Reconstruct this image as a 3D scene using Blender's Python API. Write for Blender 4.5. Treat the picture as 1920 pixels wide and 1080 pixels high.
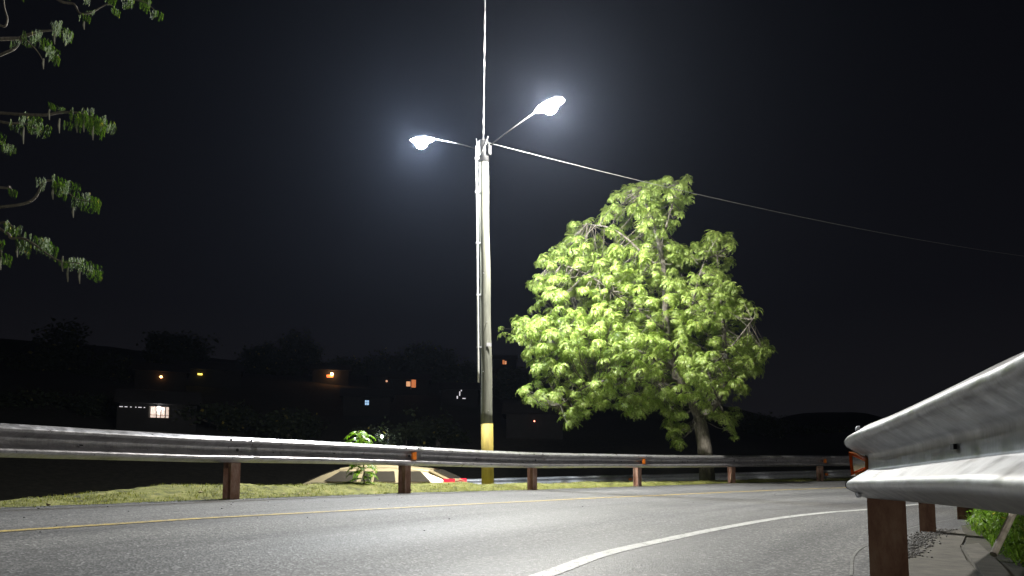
import bpy, bmesh, math, random
import numpy as np
from mathutils import Vector, Matrix, Euler
random.seed(7); RNG = np.random.default_rng(7)
S = bpy.context.scene
for o in list(bpy.data.objects): bpy.data.objects.remove(o)

# ------------------------------------------------------------------ camera
CAM_H, PITCH, FPX, HOR = 0.55, math.radians(4.5), 1280.0, 885.0
cam = bpy.data.objects.new('camera', bpy.data.cameras.new('camera')); S.collection.objects.link(cam)
cam.location = (0, 0, CAM_H); cam.rotation_euler = (math.pi/2 + PITCH, 0, 0)
cam.data.sensor_width = 36; cam.data.lens = 24
CY = HOR - FPX*math.tan(PITCH)
cam.data.shift_y = (CY - 540)/1920 + FPX*math.tan(PITCH)*0
cam.data.clip_start = .05; cam.data.clip_end = 2000
S.camera = cam
# ------------------------------------------------------------------ world: dark night sky with a faint town glow low down
W = bpy.data.worlds.new('World'); S.world = W; W.use_nodes = True
nt = W.node_tree; nt.nodes.clear()
wo = nt.nodes.new('ShaderNodeOutputWorld'); bg = nt.nodes.new('ShaderNodeBackground')
tc = nt.nodes.new('ShaderNodeTexCoord'); sx = nt.nodes.new('ShaderNodeSeparateXYZ'); cr = nt.nodes.new('ShaderNodeValToRGB')
nt.links.new(tc.outputs['Generated'], sx.inputs[0]); nt.links.new(sx.outputs['Z'], cr.inputs[0])
cr.color_ramp.elements[0].position = 0.0; cr.color_ramp.elements[0].color = (.0088, .0083, .0095, 1)
cr.color_ramp.elements[1].position = .75; cr.color_ramp.elements[1].color = (.0006, .0007, .0014, 1)
e = cr.color_ramp.elements.new(.22); e.color = (.0036, .0036, .0050, 1)
nt.links.new(cr.outputs[0], bg.inputs[0]); bg.inputs[1].default_value = 1.0
nt.links.new(bg.outputs[0], wo.inputs[0])
S.view_settings.view_transform = 'Standard'; S.view_settings.look = 'None'
S.view_settings.exposure = 0; S.view_settings.gamma = 1
S.render.engine = 'CYCLES'
LAMP_POWER = 11000.0        # radiance of the two lit street lamp lenses
BACK_POWER = 4000.0        # the same fitting on the next pole, behind the camera
HAZE = 2.7e-4

# ------------------------------------------------------------------ helpers
def ray(x, y):
    u = (x-960)/FPX; v = (CY-y)/FPX
    return Vector((u, math.cos(PITCH)-v*math.sin(PITCH), math.sin(PITCH)+v*math.cos(PITCH)))
def at(x, y, Y):
    r = ray(x, y); return Vector((0, 0, CAM_H)) + r*(Y/r.y)
def on_z(x, y, z=0.0):
    r = ray(x, y); return Vector((0, 0, CAM_H)) + r*((z-CAM_H)/r.z)

def link(o, parent=None, kind=None, label=None, cat=None, group=None):
    S.collection.objects.link(o)
    if parent is not None: o.parent = parent
    if kind: o['kind'] = kind
    if label: o['label'] = label
    if cat: o['category'] = cat
    if group: o['group'] = group
    return o
def thing(name, label, cat, loc=(0, 0, 0), rz=0, group=None):
    o = bpy.data.objects.new(name, None); o.empty_display_size = .2
    o.location = loc; o.rotation_euler = (0, 0, rz)
    return link(o, None, None, label, cat, group)
class MB:
    def __init__(s): s.v = []; s.f = []
    def add(s, vs, fs):
        n = len(s.v); s.v += [tuple(p) for p in vs]; s.f += [tuple(i+n for i in f) for f in fs]; return s
    def box(s, c, d, rot=None):
        c = Vector(c); vs = []
        for k in range(8):
            p = Vector(((k & 1)-.5, ((k >> 1) & 1)-.5, ((k >> 2) & 1)-.5)); p = Vector((p.x*d[0], p.y*d[1], p.z*d[2]))
            if rot is not None: p = rot @ p
            vs.append(c+p)
        return s.add(vs, [(0, 2, 3, 1), (4, 5, 7, 6), (0, 1, 5, 4), (2, 6, 7, 3), (0, 4, 6, 2), (1, 3, 7, 5)])
    def tube(s, pts, rad, n=8, cap=True):
        pts = [Vector(p) for p in pts]; m = len(pts)
        if not hasattr(rad, '__len__'): rad = [rad]*m
        vs = []; ref = None
        for i, p in enumerate(pts):
            t = (pts[min(i+1, m-1)]-pts[max(i-1, 0)]).normalized()
            if ref is None:
                ref = t.orthogonal().normalized()
            ref = (ref - t*ref.dot(t)).normalized(); b = t.cross(ref)
            for k in range(n):
                a = 2*math.pi*k/n; vs.append(p + (ref*math.cos(a)+b*math.sin(a))*rad[i])
        fs = [(i*n+k, i*n+(k+1) % n, (i+1)*n+(k+1) % n, (i+1)*n+k) for i in range(m-1) for k in range(n)]
        if cap: fs += [tuple(reversed(range(n))), tuple((m-1)*n+k for k in range(n))]
        return s.add(vs, fs)
    def build(s, name, mt, parent=None, smooth=False, **kw):
        me = bpy.data.meshes.new(name); me.from_pydata(s.v, [], s.f); me.validate(); me.update()
        if smooth: me.polygons.foreach_set('use_smooth', [True]*len(me.polygons))
        me.materials.append(mt)
        return link(bpy.data.objects.new(name, me), parent, **kw)
def np_mesh(name, V, F, mt, parent=None, smooth=False, **kw):
    me = bpy.data.meshes.new(name); V = np.asarray(V, 'f4'); F = np.asarray(F, 'i4')
    me.vertices.add(len(V)); me.vertices.foreach_set('co', V.ravel())
    me.loops.add(F.size); me.loops.foreach_set('vertex_index', F.ravel())
    me.polygons.add(len(F)); me.polygons.foreach_set('loop_start', np.arange(0, F.size, F.shape[1]))
    me.polygons.foreach_set('loop_total', np.full(len(F), F.shape[1]))
    if smooth: me.polygons.foreach_set('use_smooth', np.ones(len(F), bool))
    me.update(calc_edges=True); me.materials.append(mt)
    return link(bpy.data.objects.new(name, me), parent, **kw)
def grid_faces(n, m):
    i, j = np.meshgrid(np.arange(n-1), np.arange(m-1), indexing='ij'); a = (i*m+j).ravel()
    return np.stack([a, a+m, a+m+1, a+1], 1)

# ------------------------------------------------------------------ materials
class Mat:
    def __init__(s, name):
        s.m = bpy.data.materials.new(name); s.m.use_nodes = True; s.t = s.m.node_tree
        s.b = s.t.nodes['Principled BSDF']; s.o = s.t.nodes['Material Output']
    def n(s, k, **kw):
        q = s.t.nodes.new(k)
        for a, v in kw.items(): setattr(q, a, v)
        return q
    def l(s, a, b): s.t.links.new(a, b)
    def pos(s, scale=(1, 1, 1), rot=(0, 0, 0), obj=True):
        c = s.n('ShaderNodeTexCoord'); mp = s.n('ShaderNodeMapping'); mp.inputs['Scale'].default_value = scale; mp.inputs['Rotation'].default_value = rot
        s.l(c.outputs['Object'], mp.inputs[0]); return mp.outputs[0]
    def noise(s, vec, scale, detail=4, rough=.6):
        q = s.n('ShaderNodeTexNoise'); q.inputs['Scale'].default_value = scale; q.inputs['Detail'].default_value = detail; q.inputs['Roughness'].default_value = rough
        if vec is not None: s.l(vec, q.inputs['Vector'])
        return q.outputs['Fac']
    def ramp(s, fac, stops):
        q = s.n('ShaderNodeValToRGB'); r = q.color_ramp
        while len(r.elements) > 1: r.elements.remove(r.elements[-1])
        for i, (p, c) in enumerate(stops):
            el = r.elements[0] if i == 0 else r.elements.new(p)
            el.position = p; el.color = (*c, 1) if len(c) == 3 else c
        s.l(fac, q.inputs[0]); return q.outputs[0]
    def mix(s, f, a, b, mode='MIX'):
        q = s.n('ShaderNodeMix', data_type='RGBA', blend_type=mode)
        if isinstance(f, (int, float)): q.inputs[0].default_value = f
        else: s.l(f, q.inputs[0])
        for v, k in ((a, 6), (b, 7)):
            if isinstance(v, tuple): q.inputs[k].default_value = (*v, 1)
            else: s.l(v, q.inputs[k])
        return q.outputs[2]
    def bump(s, h, st=.4, d=.01, prev=None):
        q = s.n('ShaderNodeBump'); q.inputs['Strength'].default_value = st; q.inputs['Distance'].default_value = d
        s.l(h, q.inputs['Height'])
        if prev is not None: s.l(prev, q.inputs['Normal'])
        s.l(q.outputs[0], s.b.inputs['Normal']); return q.outputs[0]
    def set(s, **kw):
        for k, v in kw.items():
            i = s.b.inputs[k.replace('_', ' ')]
            if isinstance(v, (int, float)): i.default_value = v
            elif isinstance(v, tuple): i.default_value = (*v, 1) if len(v) == 3 else v
            else: s.l(v, i)
        return s
def simple(name, col, rough=.7, metal=0., var=.25, scale=12, bump=.2):
    m = Mat(name); p = m.pos(); f = m.noise(p, scale, 5)
    lo = tuple(c*(1-var) for c in col); hi = tuple(min(1, c*(1+var)) for c in col)
    m.set(Base_Color=m.ramp(f, [(.3, lo), (.7, hi)]), Roughness=rough, Metallic=metal)
    if bump: m.bump(m.noise(p, scale*6, 4), bump, .004)
    return m.m
def emit(name, col, st):
    m = Mat(name); m.set(Base_Color=col, Emission_Color=col, Emission_Strength=float(st)); return m.m

def mat_asphalt(name='asphalt', base=.096):
    m = Mat(name); p = m.pos()
    at1 = m.n('ShaderNodeAttribute', attribute_name='lane'); sv1 = m.n('ShaderNodeSeparateXYZ'); m.l(at1.outputs['Vector'], sv1.inputs[0])
    def lane(sx_, sy_):
        mp = m.n('ShaderNodeMapping'); mp.inputs['Scale'].default_value = (sx_, sy_, 1); m.l(at1.outputs['Vector'], mp.inputs[0]); return mp.outputs[0]
    v = m.n('ShaderNodeTexVoronoi'); v.inputs['Scale'].default_value = 80; m.l(p, v.inputs['Vector'])
    sv = m.n('ShaderNodeSeparateColor'); m.l(v.outputs['Color'], sv.inputs[0])
    stone = m.ramp(sv.outputs[0], [(0, (base*.5,)*3), (.45, (base*.9,)*3), (.8, (base*1.35,)*3), (.94, (base*2.2, base*2.2, base*2.15)), (1, (base*3.0,)*3)])
    big = m.noise(p, .5, 5, .6)
    c = m.mix(.7, stone, m.ramp(big, [(.3, (.74, .74, .78)), (.7, (1.22, 1.2, 1.16))]), 'MULTIPLY')
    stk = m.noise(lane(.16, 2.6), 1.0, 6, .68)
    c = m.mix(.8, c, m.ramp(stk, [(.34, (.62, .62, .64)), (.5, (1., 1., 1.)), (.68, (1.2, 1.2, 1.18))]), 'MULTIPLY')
    # wheel tracks
    w = m.n('ShaderNodeMath', operation='MULTIPLY'); w.inputs[1].default_value = 3.7; m.l(sv1.outputs['Y'], w.inputs[0])
    w2 = m.n('ShaderNodeMath', operation='SINE'); m.l(w.outputs[0], w2.inputs[0]); w3 = m.n('ShaderNodeMath', operation='MULTIPLY_ADD'); w3.inputs[1].default_value = .5; w3.inputs[2].default_value = .5; m.l(w2.outputs[0], w3.inputs[0])
    c = m.mix(.5, c, m.ramp(w3.outputs[0], [(.2, (1.05, 1.05, 1.05)), (.95, (.78, .78, .79))]), 'MULTIPLY')
    # fine cracks, only here and there
    wn = m.n('ShaderNodeVectorMath', operation='ADD'); nz = m.n('ShaderNodeTexNoise'); nz.inputs['Scale'].default_value = 2.2; m.l(p, nz.inputs['Vector']); m.l(p, wn.inputs[0]); m.l(nz.outputs['Color'], wn.inputs[1])
    ck = m.n('ShaderNodeTexVoronoi', feature='DISTANCE_TO_EDGE'); ck.inputs['Scale'].default_value = .55; m.l(wn.outputs[0], ck.inputs['Vector'])
    cm = m.ramp(ck.outputs['Distance'], [(.003, (1, 1, 1)), (.007, (0, 0, 0))]); msk = m.ramp(m.noise(p, .35, 2), [(.5, (0, 0, 0)), (.6, (.8, .8, .8))])
    c = m.mix(m.mix(1., cm, msk, 'MULTIPLY'), c, (base*.25,)*3)
    m.set(Base_Color=c, Specular_IOR_Level=.42, Roughness=m.ramp(w3.outputs[0], [(.1, (.72,)*3), (.95, (.62,)*3)]))
    b = m.bump(v.outputs['Distance'], .45, .005)
    m.bump(m.noise(p, 30, 4), .45, .006, b)
    return m.m
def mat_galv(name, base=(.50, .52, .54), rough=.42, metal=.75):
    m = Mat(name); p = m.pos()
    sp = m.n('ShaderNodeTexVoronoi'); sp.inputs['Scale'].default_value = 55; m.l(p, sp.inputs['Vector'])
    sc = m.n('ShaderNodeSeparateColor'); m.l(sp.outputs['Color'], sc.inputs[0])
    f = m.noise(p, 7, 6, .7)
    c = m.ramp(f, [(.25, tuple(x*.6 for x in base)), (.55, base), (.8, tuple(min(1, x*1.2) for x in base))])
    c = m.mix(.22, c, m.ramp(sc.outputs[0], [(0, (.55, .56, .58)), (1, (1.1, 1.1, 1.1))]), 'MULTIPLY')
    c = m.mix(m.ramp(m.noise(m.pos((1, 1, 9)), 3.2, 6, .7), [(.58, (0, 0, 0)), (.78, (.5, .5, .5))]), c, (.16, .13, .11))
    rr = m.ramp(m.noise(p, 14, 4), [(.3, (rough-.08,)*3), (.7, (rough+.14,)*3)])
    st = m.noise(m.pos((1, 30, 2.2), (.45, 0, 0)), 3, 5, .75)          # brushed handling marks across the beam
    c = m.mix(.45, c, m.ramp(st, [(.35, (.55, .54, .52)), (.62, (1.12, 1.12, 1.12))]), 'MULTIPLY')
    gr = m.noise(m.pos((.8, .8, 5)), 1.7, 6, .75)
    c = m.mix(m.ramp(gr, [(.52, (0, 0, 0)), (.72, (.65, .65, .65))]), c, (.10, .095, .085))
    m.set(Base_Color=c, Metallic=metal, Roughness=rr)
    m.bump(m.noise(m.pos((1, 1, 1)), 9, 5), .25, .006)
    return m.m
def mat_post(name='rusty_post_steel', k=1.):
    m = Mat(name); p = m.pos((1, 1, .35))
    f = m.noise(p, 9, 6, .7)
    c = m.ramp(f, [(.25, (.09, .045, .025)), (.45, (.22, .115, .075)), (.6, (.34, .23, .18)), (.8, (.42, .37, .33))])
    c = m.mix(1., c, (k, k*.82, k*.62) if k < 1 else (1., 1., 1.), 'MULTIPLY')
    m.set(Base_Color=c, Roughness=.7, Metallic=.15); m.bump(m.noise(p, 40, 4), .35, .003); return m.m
def mat_pole():
    m = Mat('weathered_pole_wood'); p = m.pos((1, 1, .05))
    c = m.ramp(m.noise(p, 22, 6, .7), [(.3, (.09, .09, .07)), (.5, (.17, .175, .14)), (.75, (.24, .245, .20))])
    c = m.mix(m.ramp(m.noise(m.pos((1, 1, .5)), 2.2, 5), [(.5, (0, 0, 0)), (.72, (.75, .75, .75))]), c, (.07, .075, .06))
    m.set(Base_Color=c, Roughness=.85); m.bump(m.noise(p, 40, 5), .6, .008); return m.m
def mat_yellow():
    m = Mat('yellow_pole_paint'); p = m.pos((1, 1, .12))
    c = m.ramp(m.noise(p, 20, 6, .75), [(.30, (.10, .07, .02)), (.43, (.34, .26, .05)), (.7, (.46, .36, .08))])
    m.set(Base_Color=c, Roughness=.7); m.bump(m.noise(p, 40, 5), .5, .006); return m.m
def mat_leaf(name, a, b, c3, trans=.35, rough=.5):
    m = Mat(name); g = m.n('ShaderNodeNewGeometry')
    col = m.ramp(g.outputs['Random Per Island'], [(0, a), (.5, b), (.95, c3), (.985, c3), (1, (.42, .33, .05))])
    col = m.mix(.5, col, m.ramp(m.noise(m.pos(), 1.3, 3), [(.3, (.7, .74, .7)), (.7, (1.2, 1.15, 1.1))]), 'MULTIPLY')
    m.set(Base_Color=col, Roughness=rough)
    tr = m.n('ShaderNodeBsdfTranslucent'); m.l(m.mix(1.0, col, (1.1, 1.25, .5), 'MULTIPLY'), tr.inputs[0])
    mx = m.n('ShaderNodeMixShader'); mx.inputs[0].default_value = trans
    m.l(m.b.outputs[0], mx.inputs[1]); m.l(tr.outputs[0], mx.inputs[2]); m.l(mx.outputs[0], m.o.inputs[0]); return m.m
def mat_bark():
    m = Mat('bark'); p = m.pos((1, 1, .4))
    m.set(Base_Color=m.ramp(m.noise(p, 16, 6, .7), [(.3, (.05, .042, .032)), (.6, (.15, .135, .11)), (.8, (.24, .22, .19))]), Roughness=.9)
    m.bump(m.noise(p, 26, 6), .9, .03); return m.m
def mat_moss():
    m = Mat('mossy_turf'); p = m.pos()
    m.set(Base_Color=m.ramp(m.noise(p, 6, 6, .7), [(.36, (.035, .035, .012)), (.46, (.10, .105, .02)), (.55, (.15, .155, .035)), (.66, (.20, .18, .07))]), Roughness=.95)
    b = m.bump(m.noise(p, 40, 5), .9, .02); return m.m
def mat_line(name, col, worn):
    m = Mat(name); p = m.pos()
    v = m.n('ShaderNodeTexVoronoi'); v.inputs['Scale'].default_value = 95; m.l(p, v.inputs['Vector'])
    f = m.mix(.5, m.noise(p, 14, 6, .7), m.noise(p, 130, 2))
    c = m.ramp(f, [(worn-.05, (.10, .10, .095)), (worn+.06, col)])
    m.set(Base_Color=c, Roughness=.6); m.bump(v.outputs['Distance'], .4, .004); return m.m

M = dict(
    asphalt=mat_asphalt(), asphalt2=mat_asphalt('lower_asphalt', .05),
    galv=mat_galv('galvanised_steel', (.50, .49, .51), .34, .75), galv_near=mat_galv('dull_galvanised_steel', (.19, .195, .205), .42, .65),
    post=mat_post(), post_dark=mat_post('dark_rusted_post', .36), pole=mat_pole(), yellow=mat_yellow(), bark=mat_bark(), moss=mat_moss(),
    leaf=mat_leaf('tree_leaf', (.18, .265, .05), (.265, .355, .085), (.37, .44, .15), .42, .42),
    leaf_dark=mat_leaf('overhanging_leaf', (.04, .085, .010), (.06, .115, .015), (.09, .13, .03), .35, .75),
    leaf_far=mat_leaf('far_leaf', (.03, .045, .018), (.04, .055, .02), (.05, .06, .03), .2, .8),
    weed=mat_leaf('weed_leaf', (.07, .14, .012), (.12, .23, .02), (.17, .28, .03), .3, .45),
    blade=mat_leaf('grass_blade', (.09, .11, .02), (.21, .22, .045), (.31, .29, .09), .25, .8),
    sap=mat_leaf('sapling_leaf', (.10, .22, .015), (.16, .30, .02), (.22, .36, .03), .35, .35),
    white=mat_line('white_road_paint', (.45, .45, .435), .45), yline=mat_line('yellow_road_paint', (.46, .34, .09), .475),
    faint=mat_line('thin_chalk_line', (.22, .22, .21), .5),
    soil=simple('soil', (.040, .036, .024), .95, 0, .5, 3, .8), concrete=simple('concrete', (.075, .068, .056), .9, 0, .35, 9, .7),
    housing=simple('lamp_housing', (.35, .35, .36), .4, .6, .1), steel=simple('painted_steel', (.46, .48, .52), .45, .35, .15),
    cable=simple('cable', (.22, .22, .21), .5, 0, .2, 60), conduit=simple('conduit', (.6, .6, .57), .45, 0, .15),
    amber=simple('amber_reflector', (.75, .20, .02), .3, 0, .15), dark=simple('black_rubber', (.012, .012, .013), .6, 0, .2),
    tagm=simple('tag', (.6, .6, .62), .5), stone=simple('loose_stone', (.11, .105, .10), .9, 0, .5, 30),
    paint=simple('tan_car_paint', (.50, .41, .24), .28, .35, .05, 3, 0), car_glass=simple('tinted_car_glass', (.06, .052, .04), .12, 0, .1, 3, 0), glass=simple('dark_glass', (.02, .022, .025), .08, 0, .1, 3, 0),
    red=emit('tail_lamp_red', (1, .02, .05), .5), chrome=simple('chrome', (.6, .6, .6), .2, 1, .05, 3, 0), headl=simple('headlamp_glass', (.5, .5, .5), .15),
    wall=simple('house_wall', (.022, .020, .018), .9, 0, .2, 2), roof=simple('house_roof', (.035, .03, .028), .9, 0, .3, 4), wood=simple('pale_wood', (.36, .32, .27), .85, 0, .3, 20),
    deadleaf=simple('dry_leaf', (.24, .18, .10), .9, 0, .4, 9), pod=simple('pale_pod', (.20, .20, .15), .6, 0, .3, 9),
)

# ------------------------------------------------------------------ road geometry: far edge curve (where the far guardrail posts stand)
EP = [(-13.2, -6.6), (-11.2, -3.8), (-9.2, -.75), (-7.2, 2.25), (-5.26, 5.24), (-3.33, 8.27), (-1.65, 10.92), (.47, 13.74), (3.05, 16.3), (5.95, 18.35), (9.2, 20.3),
      (12.6, 22.0), (16.2, 23.3), (20, 24.2), (24, 24.6), (30, 24.6), (37, 23.8), (46, 21.5)]
EP = np.array(EP, float)
def catmull(P, per=24):
    out = []; Q = np.vstack([2*P[0]-P[1], P, 2*P[-1]-P[-2]])
    for i in range(1, len(Q)-2):
        for k in range(per):
            t = k/per; a, b, c, d = Q[i-1], Q[i], Q[i+1], Q[i+2]
            out.append(.5*((2*b)+(-a+c)*t+(2*a-5*b+4*c-d)*t*t+(-a+3*b-3*c+d)*t**3))
    out.append(P[-1]); return np.array(out)
EC = catmull(EP); PER = 24; IP1 = 5*PER                       # index of the first visible post
T = np.gradient(EC, axis=0); T /= np.linalg.norm(T, axis=1)[:, None]
NR = np.stack([T[:, 1], -T[:, 0]], 1)                        # towards the road
SL = np.concatenate([[0], np.cumsum(np.linalg.norm(np.diff(EC, axis=0), axis=1))]); SL -= SL[IP1]
EZ = np.interp(SL, [-20, -3, 0, 3.5, 7, 11, 14, 18, 40], [.20, .22, .22, .21, .19, .21, .25, .28, .33])
def edge_at(s): 
    p = np.array([np.interp(s, SL, EC[:, 0]), np.interp(s, SL, EC[:, 1])])
    n = np.array([np.interp(s, SL, NR[:, 0]), np.interp(s, SL, NR[:, 1])]); n /= np.linalg.norm(n)
    return p, n, float(np.interp(s, SL, EZ))
def project(X, Y):                                           # -> (s, signed offset e, towards road positive, edge z)
    X = np.atleast_1d(X); Y = np.atleast_1d(Y); s = np.empty(len(X)); e = np.empty(len(X)); z = np.empty(len(X))
    for a in range(0, len(X), 20000):
        dx = X[a:a+20000, None]-EC[None, :, 0]; dy = Y[a:a+20000, None]-EC[None, :, 1]
        i = np.argmin(dx*dx+dy*dy, 1); r = np.arange(len(i))
        ee = dx[r, i]*NR[i, 0]+dy[r, i]*NR[i, 1]; d = np.hypot(dx[r, i], dy[r, i])
        e[a:a+20000] = np.sign(ee)*d; s[a:a+20000] = SL[i]; z[a:a+20000] = EZ[i]
    return s, e, z
BANK = .031
def road_z(ez, e): return ez*np.clip(1-e/7.0, 0, 1.02)-.002*np.maximum(e-7, 0)
def lower_z(x): return np.clip(-.8+.045*(x+4), -.95, .0)
def fbm(x, y, sc, seed=0):
    r = np.random.default_rng(seed); o = np.zeros_like(x); a = 1.; f = sc
    for k in range(5):
        for _ in range(3):
            th, ph = r.uniform(0, 6.28, 2); o += a*np.sin((x*np.cos(th)+y*np.sin(th))*f+ph)/3
        a *= .55; f *= 1.93
    return o
def sstep(a, b, x): t = np.clip((x-a)/(b-a), 0, 1); return t*t*(3-2*t)
def ground_z(X, Y):
    s, e, ez = project(X, Y)
    z = np.where(e > -.2, road_z(ez, np.maximum(e, 0))-.045, 0.)
    beyond = ez-.05+(lower_z(X)-.03-ez+.05)*sstep(1.6, 3.2, -e)
    z = np.where(e <= -.2, beyond, z)
    # inner side falls away a little behind the near rail
    z = np.where(e > 9.5, z-.10*sstep(9.5, 14, e), z)
    r = np.hypot(X, Y); az = np.degrees(np.arctan2(X, Y))
    A = np.interp(az, [-180, -80, -40, -5, 10, 22, 30, 60, 180], [.05, .16, .215, .22, .17, .095, .085, .06, .05])
    hill = A*(np.maximum(r-40, 0)-np.maximum(r-165, 0)*.93)
    z = z+hill+(fbm(X, Y, .06, 3)*1.1)*sstep(45, 90, r)
    d = np.hypot(X-125, Y-265); z = z+12*np.exp(-(d/26)**4)*1.0
    return z

# ground: one sheet, fine near the camera, out to the hills
nr, na = 230, 420
rr = np.concatenate([[.0], np.geomspace(.4, 900, nr-1)]); aa = np.linspace(0, 2*np.pi, na)
R_, A_ = np.meshgrid(rr, aa, indexing='ij'); X = (R_*np.sin(A_)).ravel(); Y = (R_*np.cos(A_)).ravel()
np_mesh('ground', np.stack([X, Y, ground_z(X, Y)], 1), grid_faces(nr, na), M['soil'], smooth=True, kind='structure')

# road surface strip
def strip(name, mt, s0, s1, e_of_s, ds=.25, lift=0., ne=2, **kw):
    ss = np.arange(s0, s1+ds/2, ds); V = []; LN = []
    for s in ss:
        p, n, z = edge_at(s); a, b = e_of_s(s)
        for e in np.linspace(a, b, ne):
            q = p+n*e; V.append((q[0], q[1], float(road_z(z, e))+lift)); LN.append((s, e, 0))
    o = np_mesh(name, V, grid_faces(len(ss), ne), mt, smooth=True, **kw)
    o.data.attributes.new('lane', 'FLOAT_VECTOR', 'POINT').data.foreach_set('vector', np.array(LN, 'f4').ravel()); return o
wob = lambda s, k: .035*math.sin(s*3.1+k)+.02*math.sin(s*7.7+2*k)+.012*math.sin(s*17+k)
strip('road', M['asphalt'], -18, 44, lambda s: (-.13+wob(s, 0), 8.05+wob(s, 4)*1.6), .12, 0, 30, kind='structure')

# where do the photographed line points lie on the road?
def line_pts(px):
    out = []
    for x, y in px:
        z = .1
        for _ in range(12):
            p = on_z(x, y, z); s, e, ez = project(p.x, p.y); z = float(road_z(ez, e)[0])
        out.append((float(s[0]), float(e[0])))
    return out
YL = line_pts([(0, 997), (350, 974), (700, 955), (1000, 940), (1300, 926)])
WL = line_pts([(1030, 1076), (1132, 1039), (1241, 1014), (1351, 991), (1460, 972), (1551, 961), (1632, 955), (1708, 947)])
CL = line_pts([(1596, 1079), (1603, 1039), (1637, 1018), (1715, 988), (1790, 973)])
print('YL', YL); print('WL', WL); print('CL', CL)
def interp_line(L, ext0, ext1):
    s = [a for a, b in L]; e = [b for a, b in L]
    return lambda q: float(np.interp(q, s, e)) if s[0] <= q <= s[-1] else (e[0]+(q-s[0])*ext0 if q < s[0] else e[-1]+(q-s[-1])*ext1)
ymean = float(np.mean([b for a, b in YL]))
fy = interp_line(YL, 0, 0)
strip('yellow_edge_line', M['yline'], -17, 43, lambda s: (fy(s)-.05, fy(s)+.05), .1, .004, 2, kind='structure')
def path_strip(name, pts, w, mt, lift=.003, n=90, **kw):
    P = catmull(np.array(pts), 14); V = []
    for i in range(len(P)):
        t = P[min(i+1, len(P)-1)]-P[max(i-1, 0)]; t /= np.linalg.norm(t); nn = np.array([t[1], -t[0]])
        for k in (-1, 1):
            q = P[i]+nn*k*w/2; V.append(q)
    V = np.array(V); s, e, ez = project(V[:, 0], V[:, 1]); z = road_z(ez, e)+lift
    return np_mesh(name, np.column_stack([V, z]), grid_faces(len(P), 2), mt, smooth=True, **kw)
def xy(L): return [tuple(edge_at(s)[0]+edge_at(s)[1]*e) for s, e in L]
wl = xy(WL); d0 = np.array(wl[0])-np.array(wl[1]); d0 /= np.linalg.norm(d0)
wl = [tuple(np.array(wl[0])+d0*4), tuple(np.array(wl[0])+d0*2)]+wl
e_in = WL[-1][1]
for s in np.arange(WL[-1][0]+3, 43, 3): p, n, z = edge_at(s); wl.append(tuple(p+n*min(e_in, 7.6)))
path_strip('white_edge_line', wl, .105, M['white'], kind='structure')
path_strip('chalk_line', xy(CL), .016, M['faint'], kind='structure')

# lower road beyond the bank
LP = catmull(np.array([(-60., 34.), (-35, 23.5), (-16, 19.8), (-4, 19.3), (5, 21.8), (14, 25.2), (26, 29.5), (45, 33.)]), 16)
V = []
for i in range(len(LP)):
    t = LP[min(i+1, len(LP)-1)]-LP[max(i-1, 0)]; t /= np.linalg.norm(t); nn = np.array([t[1], -t[0]])
    for k in (-2.6, 0, 2.6):
        q = LP[i]+nn*k; V.append((q[0], q[1], lower_z(q[0])+.012))
V = np.array(V); V[:, 2] = np.maximum(V[:, 2], -2)
np_mesh('lower_road', V, grid_faces(len(LP), 3), M['asphalt2'], smooth=True, kind='structure')

# grassy bank beyond the far posts
def bank_h(s, e):     # e negative; height above edge level
    top = np.interp(s, [-6, -2.6, -1.2, 0, 4, 8, 12, 16, 24], [.0, .015, .08, .155, .15, .10, .07, .055, .05])
    d = -e
    prof = sstep(.02, .75, d)*(1-sstep(1.3, 2.6, d)*2.2)
    return top*prof - .75*sstep(1.5, 3.3, d)
ns, ne = 560, 46
ss = np.linspace(-8, 26, ns); es = -np.concatenate([np.linspace(-.06, .5, 16), np.linspace(.54, 3.4, ne-16)])
V = []
for s in ss:
    p, n, z = edge_at(s); q = p[None]+n[None]*es[:, None]
    h = z+bank_h(s, es)-.012
    V.append(np.column_stack([q, h]))
V = np.concatenate(V); e_all = np.tile(es, ns)
V[:, 2] += (fbm(V[:, 0], V[:, 1], 3.5, 5)*.026+fbm(V[:, 0], V[:, 1], 13, 6)*.014)*sstep(-.05, .35, -e_all)
np_mesh('grass_bank', V, grid_faces(ns, ne), M['moss'], smooth=True, kind='structure')
BV = V.reshape(ns, ne, 3)

def blades(P, length, width, lean=.8, taper=.15):
    n = len(P); a = RNG.uniform(0, 2*np.pi, n); L = length*RNG.uniform(.5, 1.3, n); w = width*RNG.uniform(.6, 1.3, n)
    d = np.stack([np.cos(a), np.sin(a), np.zeros(n)], 1); sd = np.stack([-np.sin(a), np.cos(a), np.zeros(n)], 1)
    ln = RNG.uniform(.1, lean, n)[:, None]; up = np.array([0, 0, 1.])
    m = P+(d*ln*.35+up*.55)*L[:, None]; t = P+(d*ln+up*(1-.4*ln))*L[:, None]
    V = np.stack([P-sd*w[:, None]/2, P+sd*w[:, None]/2, m+sd*w[:, None]*.4, m-sd*w[:, None]*.4, t+sd*w[:, None]*taper/2, t-sd*w[:, None]*taper/2], 1).reshape(-1, 3)
    k = np.arange(n)[:, None]*6
    F = np.concatenate([k+np.array([[0, 1, 2, 3]]), k+np.array([[3, 2, 4, 5]])]); return V, F
n = 75000
i = RNG.integers(0, ns-1, n); j = np.minimum((RNG.random(n)**1.3*(ne-14)).astype(int)+1, ne-2); f1, f2 = RNG.random((2, n, 1))
P = BV[i, j]*(1-f1)*(1-f2)+BV[i+1, j]*f1*(1-f2)+BV[i, j+1]*(1-f1)*f2+BV[i+1, j+1]*f1*f2
keep = fbm(P[:, 0], P[:, 1], 4.5, 9)+RNG.normal(0, .35, n) > -.15
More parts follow.
